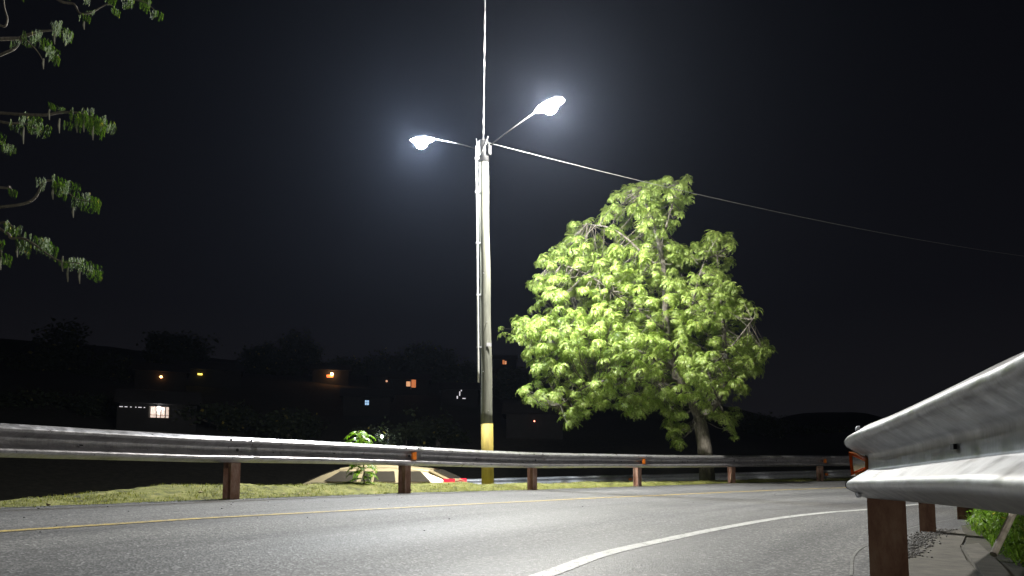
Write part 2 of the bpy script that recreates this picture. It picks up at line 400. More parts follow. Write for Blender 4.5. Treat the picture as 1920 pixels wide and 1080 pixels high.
P = P[keep]; Vb, Fb = blades(P-[0, 0, .004], .034, .006, 1.2)
np_mesh('short_grass', Vb, Fb, M['blade'], kind='stuff', label='short mossy yellow-green grass covering the bank behind the long guardrail', cat='grass')

# ------------------------------------------------------------------ guardrails
RH = .155
def wprof():
    up = [(.155, .006), (.150, .018), (.138, .034), (.122, .064), (.114, .076), (.104, .082), (.092, .082), (.082, .076), (.074, .064), (.040, .014), (.034, .005), (.027, .001), (0, .000)]
    return [(v, d) for v, d in up]+[(-v, d) for v, d in reversed(up[:-1])]
WP = wprof()
def beam(path, zc, side=1, thick=.004, off=0.):
    """path: list of xy (dense), zc: centre heights; the corrugation bulges to the right of travel * side"""
    m = MB(); P = np.array(path); n = len(P)
    Tg = np.gradient(P, axis=0); Tg /= np.linalg.norm(Tg, axis=1)[:, None]; N = np.stack([Tg[:, 1], -Tg[:, 0]], 1)*side
    k = len(WP); V = []
    for i in range(n):
        for v, d in WP:
            q = P[i]+N[i]*(d+off); V.append((q[0], q[1], zc[i]+v))
    for i in range(n):
        for v, d in WP:
            q = P[i]+N[i]*(d+off-thick); V.append((q[0], q[1], zc[i]+v*.985))
    F = []; b = n*k
    for i in range(n-1):
        for j in range(k-1):
            a = i*k+j; F.append((a, a+1, a+k+1, a+k)); F.append((b+a, b+a+k, b+a+k+1, b+a+1))
        for j in (0, k-1):
            a = i*k+j; F.append((a, a+k, b+a+k, b+a) if j == 0 else (a, b+a, b+a+k, a+k))
    for i in (0, n-1):
        for j in range(k-1):
            a = i*k+j; F.append((a, b+a, b+a+1, a+1) if i == 0 else (a, a+1, b+a+1, b+a))
    return m.add(V, F)
def add_bolt(parent, p, nrm, r=.017, mt=None, name='bolt'):
    m = MB(); a = Vector((nrm[0], nrm[1], 0)).normalized(); c = Vector(p)
    m.tube([c-a*.004, c+a*.007, c+a*.012], [r, r*.9, r*.35], 8); return m.build(name, mt or M['dark'], parent)
def add_slot(parent, p, tg):
    m = MB(); rot = Matrix.Rotation(math.atan2(tg[1], tg[0]), 3, 'Z'); m.box(p, (.034, .006, .014), rot); return m.build('slot', M['dark'], parent)
def i_post(p, tg, z0, z1, w=.10, dp=.15, t=.007):
    """I-section: web along the depth (normal), flanges along travel"""
    m = MB(); rot = Matrix.Rotation(math.atan2(tg[1], tg[0]), 3, 'Z'); h = z1-z0; c = Vector((p[0], p[1], (z0+z1)/2))
    m.box(c, (t, dp-2*t-.001, h), rot)
    for s in (-1, 1): m.box(c+rot @ Vector((0, s*(dp/2-t/2), 0)), (w, t, h), rot)
    return m
def reflector(parent, p, tg, nrm, sc=1., mt=None):
    """trapezoid amber marker: a folded plate with a raised rim and dark centre"""
    root_rot = Matrix.Rotation(math.atan2(tg[1], tg[0]), 3, 'Z')
    def pl(pts, y0, y1):
        m = MB(); vs = [Vector(p)+root_rot @ Vector((a*sc, y0, b*sc)) for a, b in pts]+[Vector(p)+root_rot @ Vector((a*sc, y1, b*sc)) for a, b in pts]
        n = len(pts); return m.add(vs, [tuple(range(n)), tuple(reversed(range(n, 2*n)))]+[(i, i+n, (i+1) % n+n, (i+1) % n) for i in range(n)])
    return pl
# far guardrail
far = thing('guardrail', 'long galvanised W-beam guardrail on rusty posts running across the picture along the far road edge', 'guardrail', (-3.33, 8.27, .22))
def to_local(o, par): o.matrix_parent_inverse = Matrix.Translation(-par.location); return o
def adopt(par):
    for c in par.children: c.matrix_parent_inverse = Matrix.Translation(-par.location)
Z_C = .595
posts_i = [k*PER for k in range(2, 17)]
for a, b in zip(posts_i[:-1], posts_i[1:]):
    a2, b2 = a-2, min(b+2, len(EC)-1)
    idx = range(a2, b2+1, 1); n = len(idx)
    off = [.006 if k < 4 else 0. for k in range(n)]
    pts = [EC[i] for i in idx]
    # the far end of each panel laps outside the next one
    offs = np.interp(np.arange(n), [0, 4, n-5, n-1], [0., 0., .0055, .0055])
    Nn = [NR[i] for i in idx]
    pts = [p_+n_*o_ for p_, n_, o_ in zip(pts, Nn, offs)]
    zc = [EZ[i]+Z_C+(.006*math.sin(i*.11))+float(np.interp(SL[i], [-3, -.5], [.036, 0])) for i in idx]
    o = beam(pts, zc).build('rail_panel', M['galv'], far, smooth=True)
for k, i in enumerate(posts_i):
    p, n, tg, z = EC[i], NR[i], T[i], EZ[i]
    pc = p-n*.085
    i_post(pc, tg, z-.25, z+Z_C+.10, .13, .15).build('post', M['post'], far)
    add_bolt(far, (*(p+n*.008), z+Z_C), n, .02)
    for ds in (-.14, .14):
        for v in (.1,):
            q = p+tg*ds+n*.080; add_bolt(far, (*q, z+Z_C+v+.018), n, .013)
    if i+PER//2 < len(EC):
        i2 = i+PER//2; add_slot(far, (*(EC[i2]+NR[i2]*.004), EZ[i2]+Z_C), T[i2])
for i in (6*PER, 8*PER, 10*PER, 12*PER):
    p, n, tg, z = EC[i], NR[i], T[i], EZ[i]
    q = (*(p+n*.07+tg*.05), z+Z_C)
    pl = reflector(far, q, tg, n)
    r = pl([(-.05, -.05), (-.05, .05), (.04, .065), (.04, -.065)], -.018, .012).build('reflector', M['amber'], far)
adopt(far)

# near guardrail: comes past the camera on the right, rounds away behind its own nose
NP = np.array([(-1.9, -5.2), (-1.1, -3.2), (-.35, -1.35), (.18, -.15), (.50, .42), (.80, 1.07), (.945, 1.44), (1.11, 1.90), (1.285, 2.42), (1.43, 2.90), (1.60, 3.28), (1.90, 3.70), (2.45, 4.38), (3.15, 5.2), (3.85, 6.15), (4.6, 7.2), (5.3, 8.1), (6.9, 10.2), (8.6, 11.9), (10.9, 13.3), (13.5, 14.1)])
NZ = [.66, .66, .655, .65, .632, .622, .621, .614, .604, .594, .587, .585, .585, .585, .59, .59, .59, .6, .61, .62, .62]
NC = catmull(np.column_stack([NP, NZ]), 10)
near = thing('guardrail', 'close dull grey W-beam guardrail with curved nose and amber reflector at the right edge', 'guardrail', (1.6, 3.1, 0))
side = -1
def seg(a, b, off0, off1, mt):
    Q = NC[a:b+1]; n = len(Q); P2 = Q[:, :2].copy(); Tg = np.gradient(P2, axis=0); Tg /= np.linalg.norm(Tg, axis=1)[:, None]
    N = np.stack([Tg[:, 1], -Tg[:, 0]], 1)*side
    P2 += N*(np.interp(np.arange(n), [0, 5, n-6, n-1], [off0, off0, off1, off1])[:, None])
    # path given is the ridge line, the plate sits .082 behind it
    P2 -= N*.082
    return beam(P2, Q[:, 2], side).build('rail_panel', mt, near, smooth=True)
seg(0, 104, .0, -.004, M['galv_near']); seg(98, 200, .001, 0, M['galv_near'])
NT = np.gradient(NC[:, :2], axis=0); NT /= np.linalg.norm(NT, axis=1)[:, None]; NN = np.stack([NT[:, 1], -NT[:, 0]], 1)*side
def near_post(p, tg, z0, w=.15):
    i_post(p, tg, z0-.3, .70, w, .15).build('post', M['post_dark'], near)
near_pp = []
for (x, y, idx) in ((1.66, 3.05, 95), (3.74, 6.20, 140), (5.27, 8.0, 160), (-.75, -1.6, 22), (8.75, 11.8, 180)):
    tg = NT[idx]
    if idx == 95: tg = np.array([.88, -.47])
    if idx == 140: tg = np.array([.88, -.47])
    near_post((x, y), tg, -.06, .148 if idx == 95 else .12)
for (i, v) in ((90, .135), (91, -.135), (94, -.138), (104, .135)):
    q = NC[i]; d = float(np.interp(abs(v), [.08, .092, .104, .114, .122, .138, .150], [.076, .082, .082, .076, .064, .034, .018]))-.082; add_bolt(near, (q[0]+NN[i][0]*(d+.002), q[1]+NN[i][1]*(d+.002), q[2]+v), NN[i], .017, M['steel'])
q = NC[68]; add_slot(near, (q[0]-NN[68][0]*.078, q[1]-NN[68][1]*.078, q[2]), NT[68])
add_slot(near, (NC[68][0]-NN[68][0]*.076, NC[68][1]-NN[68][1]*.076, q[2]+.0), NT[68])
# amber trapezoid reflector in the valley at the nose
def near_reflector():
    i = 93; q = NC[i]; base = Vector((q[0]-NN[i][0]*.03, q[1]-NN[i][1]*.03, q[2]))
    ex = Vector((1., .35, 0)).normalized(); ez = Vector((0, 0, 1)); ey = ex.cross(ez)
    base = Vector((1.545, 2.98, q[2]-.005))
    TLp, TRp, BRp, BLp = at(1593, 847, 3.16), at(1624, 859, 2.98), at(1628, 879, 2.98), at(1600, 892, 3.14)
    c = (TLp+TRp+BRp+BLp)/4; ex = (TRp-TLp); ex.z = 0; ex.normalize(); ey = Vector((-ex.y, ex.x, 0)); ey = -ey if ey.y > 0 else ey; base = c
    out = [((q-c).dot(ex), (q-c).z) for q in (TLp, TRp, BRp, BLp)]
    inn = [(out[0][0]+.018, out[0][1]-.018), (out[1][0]-.012, out[1][1]-.014), (out[2][0]-.014, out[2][1]+.008), (out[3][0]+.014, out[3][1]+.018)]
    root = MB(); vs = []
    for pts, dd in ((out, .012), (inn, .012), (out, -.008), (inn, -.002)):
        vs += [base+ex*a+ez*b+ey*dd for a, b in pts]
    fs = []
    for k in range(4):
        k2 = (k+1) % 4
        fs += [(k, k2, 4+k2, 4+k), (8+k, 8+k2, k2, k), (4+k, 4+k2, 12+k2, 12+k)]
    o = root.add(vs, fs).build('reflector', M['amber'], near)
    MB().add([base+ex*a+ez*b-ey*.001 for a, b in inn], [(0, 1, 2, 3)]).build('reflector_face', M['glass'], o)
    return o
near_reflector(); adopt(near)

# guardrail of the lower road
lowr = thing('guardrail', 'low distant bright guardrail of the lower road seen behind the tree trunk', 'guardrail', (8, 25.5, -.3))
LR = catmull(np.array([(-3.5, 24.6), (.5, 24.7), (4.3, 25.), (8.1, 25.4), (11.9, 26.), (15.6, 26.9), (19.2, 28.2)]), 8)
lz = np.interp(LR[:, 0], [-3, 2, 8, 13, 19], [.10, .24, .37, .49, .54])
for a in range(0, len(LR)-1, 8):
    beam(LR[a:a+9], lz[a:a+9]).build('rail_panel', M['steel'], lowr, smooth=True)
for a in range(0, len(LR), 8):
    tg = LR[min(a+1, len(LR)-1)]-LR[max(a-1, 0)]; tg /= np.linalg.norm(tg); nn = np.array([tg[1], -tg[0]])
    i_post(LR[a]-nn*.085, tg, lz[a]-.9, lz[a]+.1, .13).build('post', M['steel'], lowr)
for a in (16, 32):
    MB().box((LR[a][0], LR[a][1]-.09, lz[a]), (.12, .03, .09)).build('reflector', M['amber'], lowr)
adopt(lowr)

# ------------------------------------------------------------------ utility pole with two lamps
def lamp_head(parent, c, direction, power, tilt=8):
    """LED road lantern: tapered housing, cooling fins, glowing lens under it"""
    d = Vector((direction[0], direction[1], 0)).normalized(); yaw = math.atan2(d.y, d.x)
    R = Matrix.Rotation(yaw, 3, 'Z') @ Matrix.Rotation(-math.radians(tilt), 3, 'Y')
    c = Vector(c); m = MB(); st = [(-.34, .045, .03), (-.26, .10, .045), (-.15, .15, .06), (.12, .16, .06), (.27, .13, .045), (.33, .07, .02)]
    vs = []; 
    for x, w, h in st:
        for k in range(10):
            a = math.pi*k/9; vs.append(c+R @ Vector((x, math.cos(a)*w, math.sin(a)*h+.03)))
    n = 10; fs = [(i*n+k, (i+1)*n+k, (i+1)*n+k+1, i*n+k+1) for i in range(5) for k in range(n-1)]
    fs += [(i*n, i*n+n-1, (i+1)*n+n-1, (i+1)*n) for i in range(5)]+[tuple(range(n)), tuple(reversed(range(5*n, 6*n)))]
    m.add(vs, fs); h = m.build('lamp_head', M['housing'], parent, smooth=False)
    f = MB()
    for k in range(7): f.box(c+R @ Vector((-.1+k*.05, 0, .105)), (.008, .17, .03), R)
    f.build('cooling_fin', M['housing'], h)
    b = MB(); vs = []; N = 14
    for j, (q, zz) in enumerate(((1, .026), (.97, -.03), (.85, -.08), (.6, -.125), (.3, -.145), (.05, -.15))):
        for k in range(N):
            a = 2*math.pi*k/N; vs.append(c+R @ Vector((math.cos(a)*.16*q+.03, math.sin(a)*.12*q, zz)))
    fs = [(j*N+k, j*N+(k+1) % N, (j+1)*N+(k+1) % N, (j+1)*N+k) for j in range(5) for k in range(N)]+[tuple(5*N+k for k in range(N))]
    b.add(vs, fs).build('lens', power, h, smooth=True)
    return h
lens_on = emit('lit_lens', (1., .97, .90), LAMP_POWER); lens_on2 = emit('lit_lens_cool', (.90, .96, 1.), LAMP_POWER*.62); lens_back = emit('lit_lens_back', (1., .95, .86), BACK_POWER)
def utility_pole(base, top, label, lamps, band=True, r0=.128, r1=.098, tagged=True):
    base = Vector(base); top = Vector(top)
    t = thing('utility_pole', label, 'utility pole', base)
    f = lambda k: base.lerp(top, k)
    H = (top-base).length; kb = (1.55-base.z)/H if band else 0
    n = 26; ks = [kb+(1-kb)*i/n for i in range(n+1)]
    MB().tube([f(k)+Vector((.006*math.sin(k*23), 0, 0)) for k in ks], [r0+(r1-r0)*k for k in ks], 20).build('shaft', M['pole'], t, smooth=True)
    if band:
        ks = [-.03, kb*.5, kb]; MB().tube([f(k) for k in ks], [(r0+(r1-r0)*k)+.003 for k in ks], 20).build('painted_base', M['yellow'], t, smooth=True)
    for (c, pw) in lamps:
        c = Vector(c); d = (c-top); d.z = 0; d.normalize(); back = c-d*.34
        a0 = f(.975)+d*.08
        P = [a0+Vector((0, 0, .05)), a0.lerp(back, .5)+Vector((0, 0, .035)), back+d*.12+Vector((0, 0, .03))]
        MB().tube([tuple(p) for p in P], .013, 8).build('lamp_arm', M['dark'], t, smooth=True)
        MB().box(f(.975)+d*.09, (.16, .1, .22), Matrix.Rotation(math.atan2(d.y, d.x), 3, 'Z')).build('arm_bracket', M['dark'], t)
        lamp_head(t, c, d, pw)
    return t, f
pole_base = (-.50, 14.2, .18); pole_top = (-.615, 14.2, 7.62)
pole, pf = utility_pole(pole_base, pole_top, 'tall weathered wooden pole with yellow painted foot and two lit lamps', [((.757, 13.3, 7.93), lens_on), ((-2.05, 15.1, 8.10), lens_on2)])
# conduit up the left side, clips, small tag, insulator bracket, drip loop
ks = [.30+.685*i/20 for i in range(21)]
MB().tube([pf(k)+Vector((-(.128-.03*k)-.045-.02*max(0, k-.8), -.07, 0)) for k in ks], .021, 8).build('conduit', M['conduit'], pole, smooth=True)
for k in (.4, .55, .7, .85, .95):
    MB().box(pf(k)+Vector((-.14, -.06, 0)), (.1, .05, .03)).build('clip', M['steel'], pole)
pt = pf(.975); MB().tube([pf(.985)+Vector((-.15, -.07, 0)), pf(.99)+Vector((-.15, -.1, .12)), pf(.955)+Vector((-.06, -.16, 0)), pf(.985)+Vector((.05, -.14, 0)), pf(1)+Vector((.1, -.1, .1))], .008, 6).build('service_wire', M['cable'], pole, smooth=True)
MB().tube([pf(.94), pf(1.005)], [.112, .108], 16).build('pole_cap', M['dark'], pole, smooth=True)
MB().box(at(917, 646, 14.2-.125)+Vector((0, .0, 0)), (.10, .008, .075)).build('tag', M['tagm'], pole)
for k, a in ((.22, .3), (.33, -.5), (.47, .2), (.61, -.2)):
    c = pf(k); MB().tube([c+Vector((math.sin(a)*.12, -math.cos(a)*.118, 0)), c+Vector((math.sin(a)*.15, -math.cos(a)*.16, .0))], .007, 6).build('nail', M['steel'], pole)
adopt(pole)
# poles behind the camera that carry the overhead cable and the next lamp
pole2, _ = utility_pole((1.2, -22, -.1), (1.1, -22, 9.0), 'plain wooden cable pole standing behind the camera', [], False); adopt(pole2)
pole3, _ = utility_pole((8.6, -8.5, -.1), (8.6, -8.5, 8.1), 'wooden pole with one lit lamp standing behind the camera', [((7.1, -8.0, 8.4), lens_back)], False); adopt(pole3)
pole4, _ = utility_pole((26.5, 26.0, .2), (26.4, 26.0, 8.4), 'wooden cable pole beyond the bend far to the right', [], False); adopt(pole4)
def cable(name, a, b, sag, label, r=.011, twist=True, n=160):
    a = Vector(a); b = Vector(b); m = MB(); L = (b-a).length
    for ph in ((0, math.pi) if twist else (0,)):
        P = []
        for i in range(n+1):
            k = i/n; p = a.lerp(b, k)-Vector((0, 0, sag*4*k*(1-k)))
            if twist: w = L*k/.95*2*math.pi+ph+1.5*math.sin(L*k*.9); p += Vector((math.cos(w), 0, math.sin(w)))*r*(1.0+.7*math.sin(L*k*2.3))
            P.append(p)
        m.tube(P, r, 5)
    return m.build(name, M['cable'], None, smooth=True, label=label, cat='cable')
cable('overhead_cable', pf(1.0)+Vector((0, -.05, .02)), (1.1, -22, 8.9), .35, 'thick twisted cable rising from the pole top straight up out of the frame', .0068, True, 700)
cable('overhead_cable', pf(1.0)+Vector((.05, 0, .02)), (26.4, 26.0, 8.3), .55, 'thin pale cable sloping from the pole top down over the green tree to the right', .0042, False, 60)

# ------------------------------------------------------------------ foliage builder
def leaf_template(L, pairs, ll, lw, droop, rs, fold=.3):
    """one drooping pinnate leaf along +x, leaflets as diamond quads"""
    V = []; F = []
    x = 0.; z = 0.; ang = rs.uniform(.2, .7); pts = []
    for k in range(pairs+1):
        pts.append((x, z, ang)); ds = L/pairs; x += math.cos(ang)*ds; z += math.sin(ang)*ds; ang -= droop/pairs*rs.uniform(.8, 1.2)
    for k, (px, pz, an) in enumerate(pts[1:]):
        sc = math.sin(math.pi*min(1, (k+2.2)/(pairs+2.0)))**.5 if k < pairs-1 else .7
        for sd in (-1, 1):
            l = ll*sc*rs.uniform(.8, 1.15); w = lw*sc
            fa = rs.uniform(.75, 1.2)                        # spread from rachis
            dx = math.cos(fa); dy = math.sin(fa)*sd
            d = np.array([dx*math.cos(an), dy, dx*math.sin(an)-fold*rs.uniform(.5, 1.6)]); d /= np.linalg.norm(d)
            t = np.array([math.cos(an), 0, math.sin(an)]); u = t-d*t.dot(d); u /= np.linalg.norm(u)
            b = np.array([px, 0, pz]); n = len(V)
            V += [b, b+d*l*.5+u*w/2, b+d*l, b+d*l*.5-u*w/2]; F.append((n, n+1, n+2, n+3))
    return np.array(V), np.array(F)
def clump_template(rs, nleaf=9, L=.34, pairs=8, ll=.10, lw=.034, droop=1.9):
    Vs = []; Fs = []; n = 0
    for k in range(nleaf):
        v, f = leaf_template(L*rs.uniform(.7, 1.15), pairs, ll, lw, droop*rs.uniform(.7, 1.2), rs)
        a = 2*math.pi*(k+rs.uniform(-.3, .3))/nleaf*1.0; c, s = math.cos(a), math.sin(a)
        R = np.array([[c, -s, 0], [s, c, 0], [0, 0, 1]]); v = v @ R.T + [0, 0, rs.uniform(-.05, .04)]
        Vs.append(v); Fs.append(f+n); n += len(v)
    return np.concatenate(Vs), np.concatenate(Fs)
def scatter(temps, P, scale, rs, tilt=.35, dirs=None):
    Vs = []; Fs = []; n = 0
    for i, p in enumerate(P):
        v, f = temps[rs.randrange(len(temps))]
        a = rs.uniform(0, 6.283); E = Euler((rs.uniform(-tilt, tilt), rs.uniform(-tilt, tilt), a)).to_matrix()
        if dirs is not None:
            d = dirs[i]; E = Euler((d[1]*-.45, d[0]*.45, 0)).to_matrix() @ E
        v = (v*scale*rs.uniform(.6, 1.35)) @ np.array(E).T + np.array(p)
        Vs.append(v); Fs.append(f+n); n += len(v)
    return np.concatenate(Vs), np.concatenate(Fs)

# ------------------------------------------------------------------ the lit tree behind the far guardrail
TY = 19.6
OUT = [(1240, 322), (1298, 322), (1300, 352), (1288, 395), (1268, 440), (1310, 445), (1348, 425), (1382, 432), (1384, 505), (1400, 545), (1428, 565), (1430, 592), (1408, 625), (1458, 634), (1446, 668),
       (1428, 690), (1418, 740), (1398, 790), (1384, 832), (1352, 820), (1340, 790), (1300, 775), (1276, 838), (1256, 830), (1240, 760), (1200, 785), (1160, 765), (1120, 772), (1075, 815), (1048, 812),
       (1040, 775), (1000, 765), (948, 752), (960, 722), (1000, 705), (975, 660), (930, 632), (932, 606), (965, 590), (985, 560), (975, 525), (1004, 510), (1002, 478), (1048, 452), (1056, 408), (1110, 402), (1140, 362), (1180, 338)]
OUT = np.array(OUT, float)
def inside(P, poly):
    x, y = P[:, 0], P[:, 1]; c = np.zeros(len(P), bool); j = len(poly)-1
    for i in range(len(poly)):
        xi, yi = poly[i]; xj, yj = poly[j]
        c ^= ((yi > y) != (yj > y)) & (x < (xj-xi)*(y-yi)/(yj-yi+1e-9)+xi); j = i
    return c
def bdist(P, poly):
    d = np.full(len(P), 1e9)
    for i in range(len(poly)):
        a = poly[i-1]; b = poly[i]; ab = b-a; t = np.clip(((P-a) @ ab)/(ab @ ab), 0, 1)
        d = np.minimum(d, np.linalg.norm(P-(a+t[:, None]*ab), axis=1))
    return d
rs = random.Random(11)
def crown_points(n_try, minsep):
    P = RNG.uniform([925, 315], [1462, 845], (n_try, 2)); P = P[inside(P, OUT)]
    d = bdist(P, OUT); kk = d > 3+14*(.5+.5*fbm(P[:, 0]*.03, P[:, 1]*.03, 1.1, 8)); P = P[kk]; d = d[kk]
    pts = []; grid = {}
    for (x, y), dd in zip(P, d):
        half = 3.3*math.sqrt(max(0, 1-(1-min(1, dd/165))**2))*(.55+.45*min(1, (y-300)/260)) + .15
        u = RNG.random(); w = (RNG.random()**.33)
        off = (w if u < .72 else -w)*half*(1 if RNG.random() < .8 else RNG.random())
        p = at(x, y, TY-off)
        # perspective keeps the outline; depth offset makes real thickness
        k = tuple(int(math.floor(c/minsep)) for c in p); ok = True
        gap = float(fbm(np.array([x*.045]), np.array([y*.05]), 1., 21)[0])
        if gap < -.30 and off > -.6: continue                 # openings that show the branches behind
        ml = float(np.interp(y, [350, 450, 600, 690, 785], [1200, 1236, 1248, 1262, 1312]))
        if off > .2 and abs(x-ml-4) < 9+16*gap and 395 < y < 700: continue
        for a in (-1, 0, 1):
            for b in (-1, 0, 1):
                for c in (-1, 0, 1):
                    for q in grid.get((k[0]+a, k[1]+b, k[2]+c), ()):
                        if (q-p).length < minsep: ok = False
        if ok: grid.setdefault(k, []).append(p); pts.append(p)
    return pts
CP = crown_points(24000, .355)
print('clumps', len(CP))
cen = np.mean([tuple(p) for p in CP], axis=0)
dirs = [((p.x-cen[0])/4, (p.y-cen[1])/4) for p in CP]
temps = [clump_template(rs, rs.choice((12, 15, 18)), rs.uniform(.24, .31), 11, .060, .021, rs.uniform(1.8, 2.6)) for _ in range(16)]
Vl, Fl = scatter(temps, [tuple(p) for p in CP], 1.0, rs, .55, dirs)
tree = thing('tree', 'broad leafy tree with bright yellow-green crown lit by the street lamp behind the guardrail', 'tree', (5.42, TY, .1))
np_mesh('crown', Vl, Fl, M['leaf'], tree, kind='stuff')
def limb(pts, r0, r1, n=8, sub=6):
    P = catmull(np.array([tuple(p) for p in pts]), sub); m = len(P)
    P = P+np.column_stack([fbm(P[:, 2]*3, P[:, 0], 1., 2)*.02, fbm(P[:, 2]*3, P[:, 0], 1.3, 4)*.02, np.zeros(m)])
    return P, [r0+(r1-r0)*i/(m-1) for i in range(m)]
tr = MB(); allp = []
def addlimb(px, r0, r1, n=8):
    P, R = limb([at(x, y, Y) for x, y, Y in px], r0, r1); tr.tube(P, R, n); allp.extend([Vector(p) for p in P]); return P
m = MB(); P, R = limb([Vector((5.46, TY, -.2)), at(1325, 900, TY), at(1322, 850, TY), at(1314, 800, TY), at(1312, 782, TY)], .24, .175); m.tube(P, R, 14); m.build('trunk', M['bark'], tree, smooth=True)
addlimb([(1312, 785, TY), (1290, 740, TY-.2), (1262, 690, TY-.5), (1248, 600, TY-.7), (1246, 520, TY-.8), (1236, 450, TY-.9), (1214, 390, TY-.8), (1200, 350, TY-.7)], .145, .022, 10)
addlimb([(1314, 785, TY), (1345, 750, TY+.2), (1362, 700, TY+.2), (1358, 640, TY), (1350, 560, TY-.1), (1345, 480, TY)], .13, .02, 10)
addlimb([(1358, 715, TY+.2), (1392, 690, TY+.3), (1430, 655, TY+.2)], .06, .012)
addlimb([(1262, 690, TY-.5), (1200, 660, TY-1.2), (1120, 640, TY-1.4), (1010, 610, TY-1.)], .07, .012)
addlimb([(1250, 620, TY-.7), (1180, 570, TY-1.4), (1110, 520, TY-1.7), (1040, 490, TY-1.2)], .06, .012)
addlimb([(1270, 715, TY-.4), (1190, 710, TY-1.6), (1110, 720, TY-1.8), (1050, 760, TY-1.4)], .06, .012)
addlimb([(1246, 540, TY-.8), (1200, 470, TY-1.6), (1150, 430, TY-1.5), (1100, 420, TY-1)], .045, .01)
addlimb([(1240, 470, TY-.9), (1256, 400, TY-.8), (1275, 345, TY-.6)], .04, .01)
addlimb([(1262, 680, TY-.5), (1290, 600, TY-1.5), (1310, 520, TY-1.4), (1330, 470, TY-1)], .05, .01)
addlimb([(1290, 740, TY-.2), (1230, 720, TY+1.), (1150, 680, TY+2.), (1090, 640, TY+2)], .06, .012)
addlimb([(1350, 600, TY), (1300, 540, TY+1.2), (1240, 470, TY+1.8)], .045, .01)
addlimb([(1345, 750, TY), (1330, 700, TY-1.4), (1380, 640, TY-2.2), (1410, 600, TY-2)], .05, .01)
tr.build('limb', M['bark'], tree, smooth=True)
tw = MB()
for p in CP:
    q = min(allp, key=lambda a: (a-p).length_squared); 
    if (q-p).length > 2.6: q = p+(q-p)*(2.6/(q-p).length)
    mid = p.lerp(q, .5)+Vector((rs.uniform(-.1, .1), rs.uniform(-.1, .1), rs.uniform(-.18, .02)))
    tw.tube([q, mid, p-Vector((0, 0, .02))], [.014, .009, .004], 3, False)
tw.build('twigs', M['bark'], tree, kind='stuff')
adopt(tree)

# ------------------------------------------------------------------ sapling by the rail
sp = thing('sapling', 'small bright green sapling with feathery leaves standing between grass bank and guardrail', 'sapling', tuple(at(683, 912, 11.3)))
b0 = at(683, 915, 11.3); t0 = at(672, 808, 11.3)
MB().tube([b0-Vector((0, 0, .1)), b0.lerp(t0, .35)+Vector((.03, 0, 0)), b0.lerp(t0, .7), t0], [.014, .011, .009, .004], 7).build('stem', M['bark'], sp, smooth=True)
for k in range(40):
    fr = .10+.90*(k/39)**.8; c = b0.lerp(t0, fr)+Vector((.03*math.sin(fr*3.14), 0, 0)); a = k*2.4+.4
    v, f = leaf_template(rs.uniform(.26, .38)*(1.0 if fr < .95 else .6), 9, .10, .040, 1.5, rs, .35)
    E = np.array(Matrix.Rotation(a, 3, 'Z')); v = v @ E.T + np.array(c)
    np_mesh('leaf', v, f, M['sap'], sp)
adopt(sp)

# ------------------------------------------------------------------ overhanging tree at the top left (folded night leaves)
ot = thing('tree', 'dark overhanging tree whose drooping branch tips hang into the upper left corner', 'tree', (-9.6, 6.2, -.6))
OY = 6.0
tk, tr_ = limb([Vector((-9.6, 6.4, -1)), Vector((-9.5, 6.3, 1.5)), Vector((-9.1, 6.2, 3.4)), Vector((-8.4, 6.1, 5.2)), Vector((-7.8, 6.0, 7))], .19, .08)
MB().tube(tk, tr_, 10).build('trunk', M['bark'], ot, smooth=True)
br = MB(); lv = []; fl = []; n0 = 0; podm = MB()
def hang(pts, r0=.016):
    global n0
    P, R = limb([at(x, y, OY+dy) for x, y, dy in pts], r0, .003, 5, 5); br.tube(P, R, 5); return P
def hanging_leaf(p, size, n=5):
    """a compound leaf with closed, hanging pinnae"""
    global n0
    az = rs.uniform(-1.2, 1.2)
    for k in range(n):
        b = np.array(p)+np.array([math.cos(az), math.sin(az), 0])*(k*size*.22)+np.array([0, 0, .05*size-k*k*.012*size])
        L = size*rs.uniform(.55, .9); seg_ = 8
        for j in range(seg_):
            for sd in (-1, 1):
                c = b+np.array([.10*L*math.sin(j*.3+k), .04*L*math.sin(j*.5), -L*j/seg_])
                l = .05*rs.uniform(.8, 1.2)*(1-.35*j/seg_)*size/.22; w = .30*l
                a = az+rs.uniform(-.5, .5)+(0 if sd > 0 else math.pi)
                d = np.array([math.cos(a)*.42, math.sin(a)*.42, -.9]); d /= np.linalg.norm(d)
                u = np.array([-math.sin(a+.6), math.cos(a+.6), .15]); m_ = len(lv)
                lv.extend([c, c+d*l*.5+u*w/2, c+d*l, c+d*l*.5-u*w/2]); fl.append((m_, m_+1, m_+2, m_+3))
def pod(p, L):
    podm.tube([p, p-Vector((.004, 0, L*.5)), p-Vector((-.004, 0, L))], [.006, .010, .003], 5)
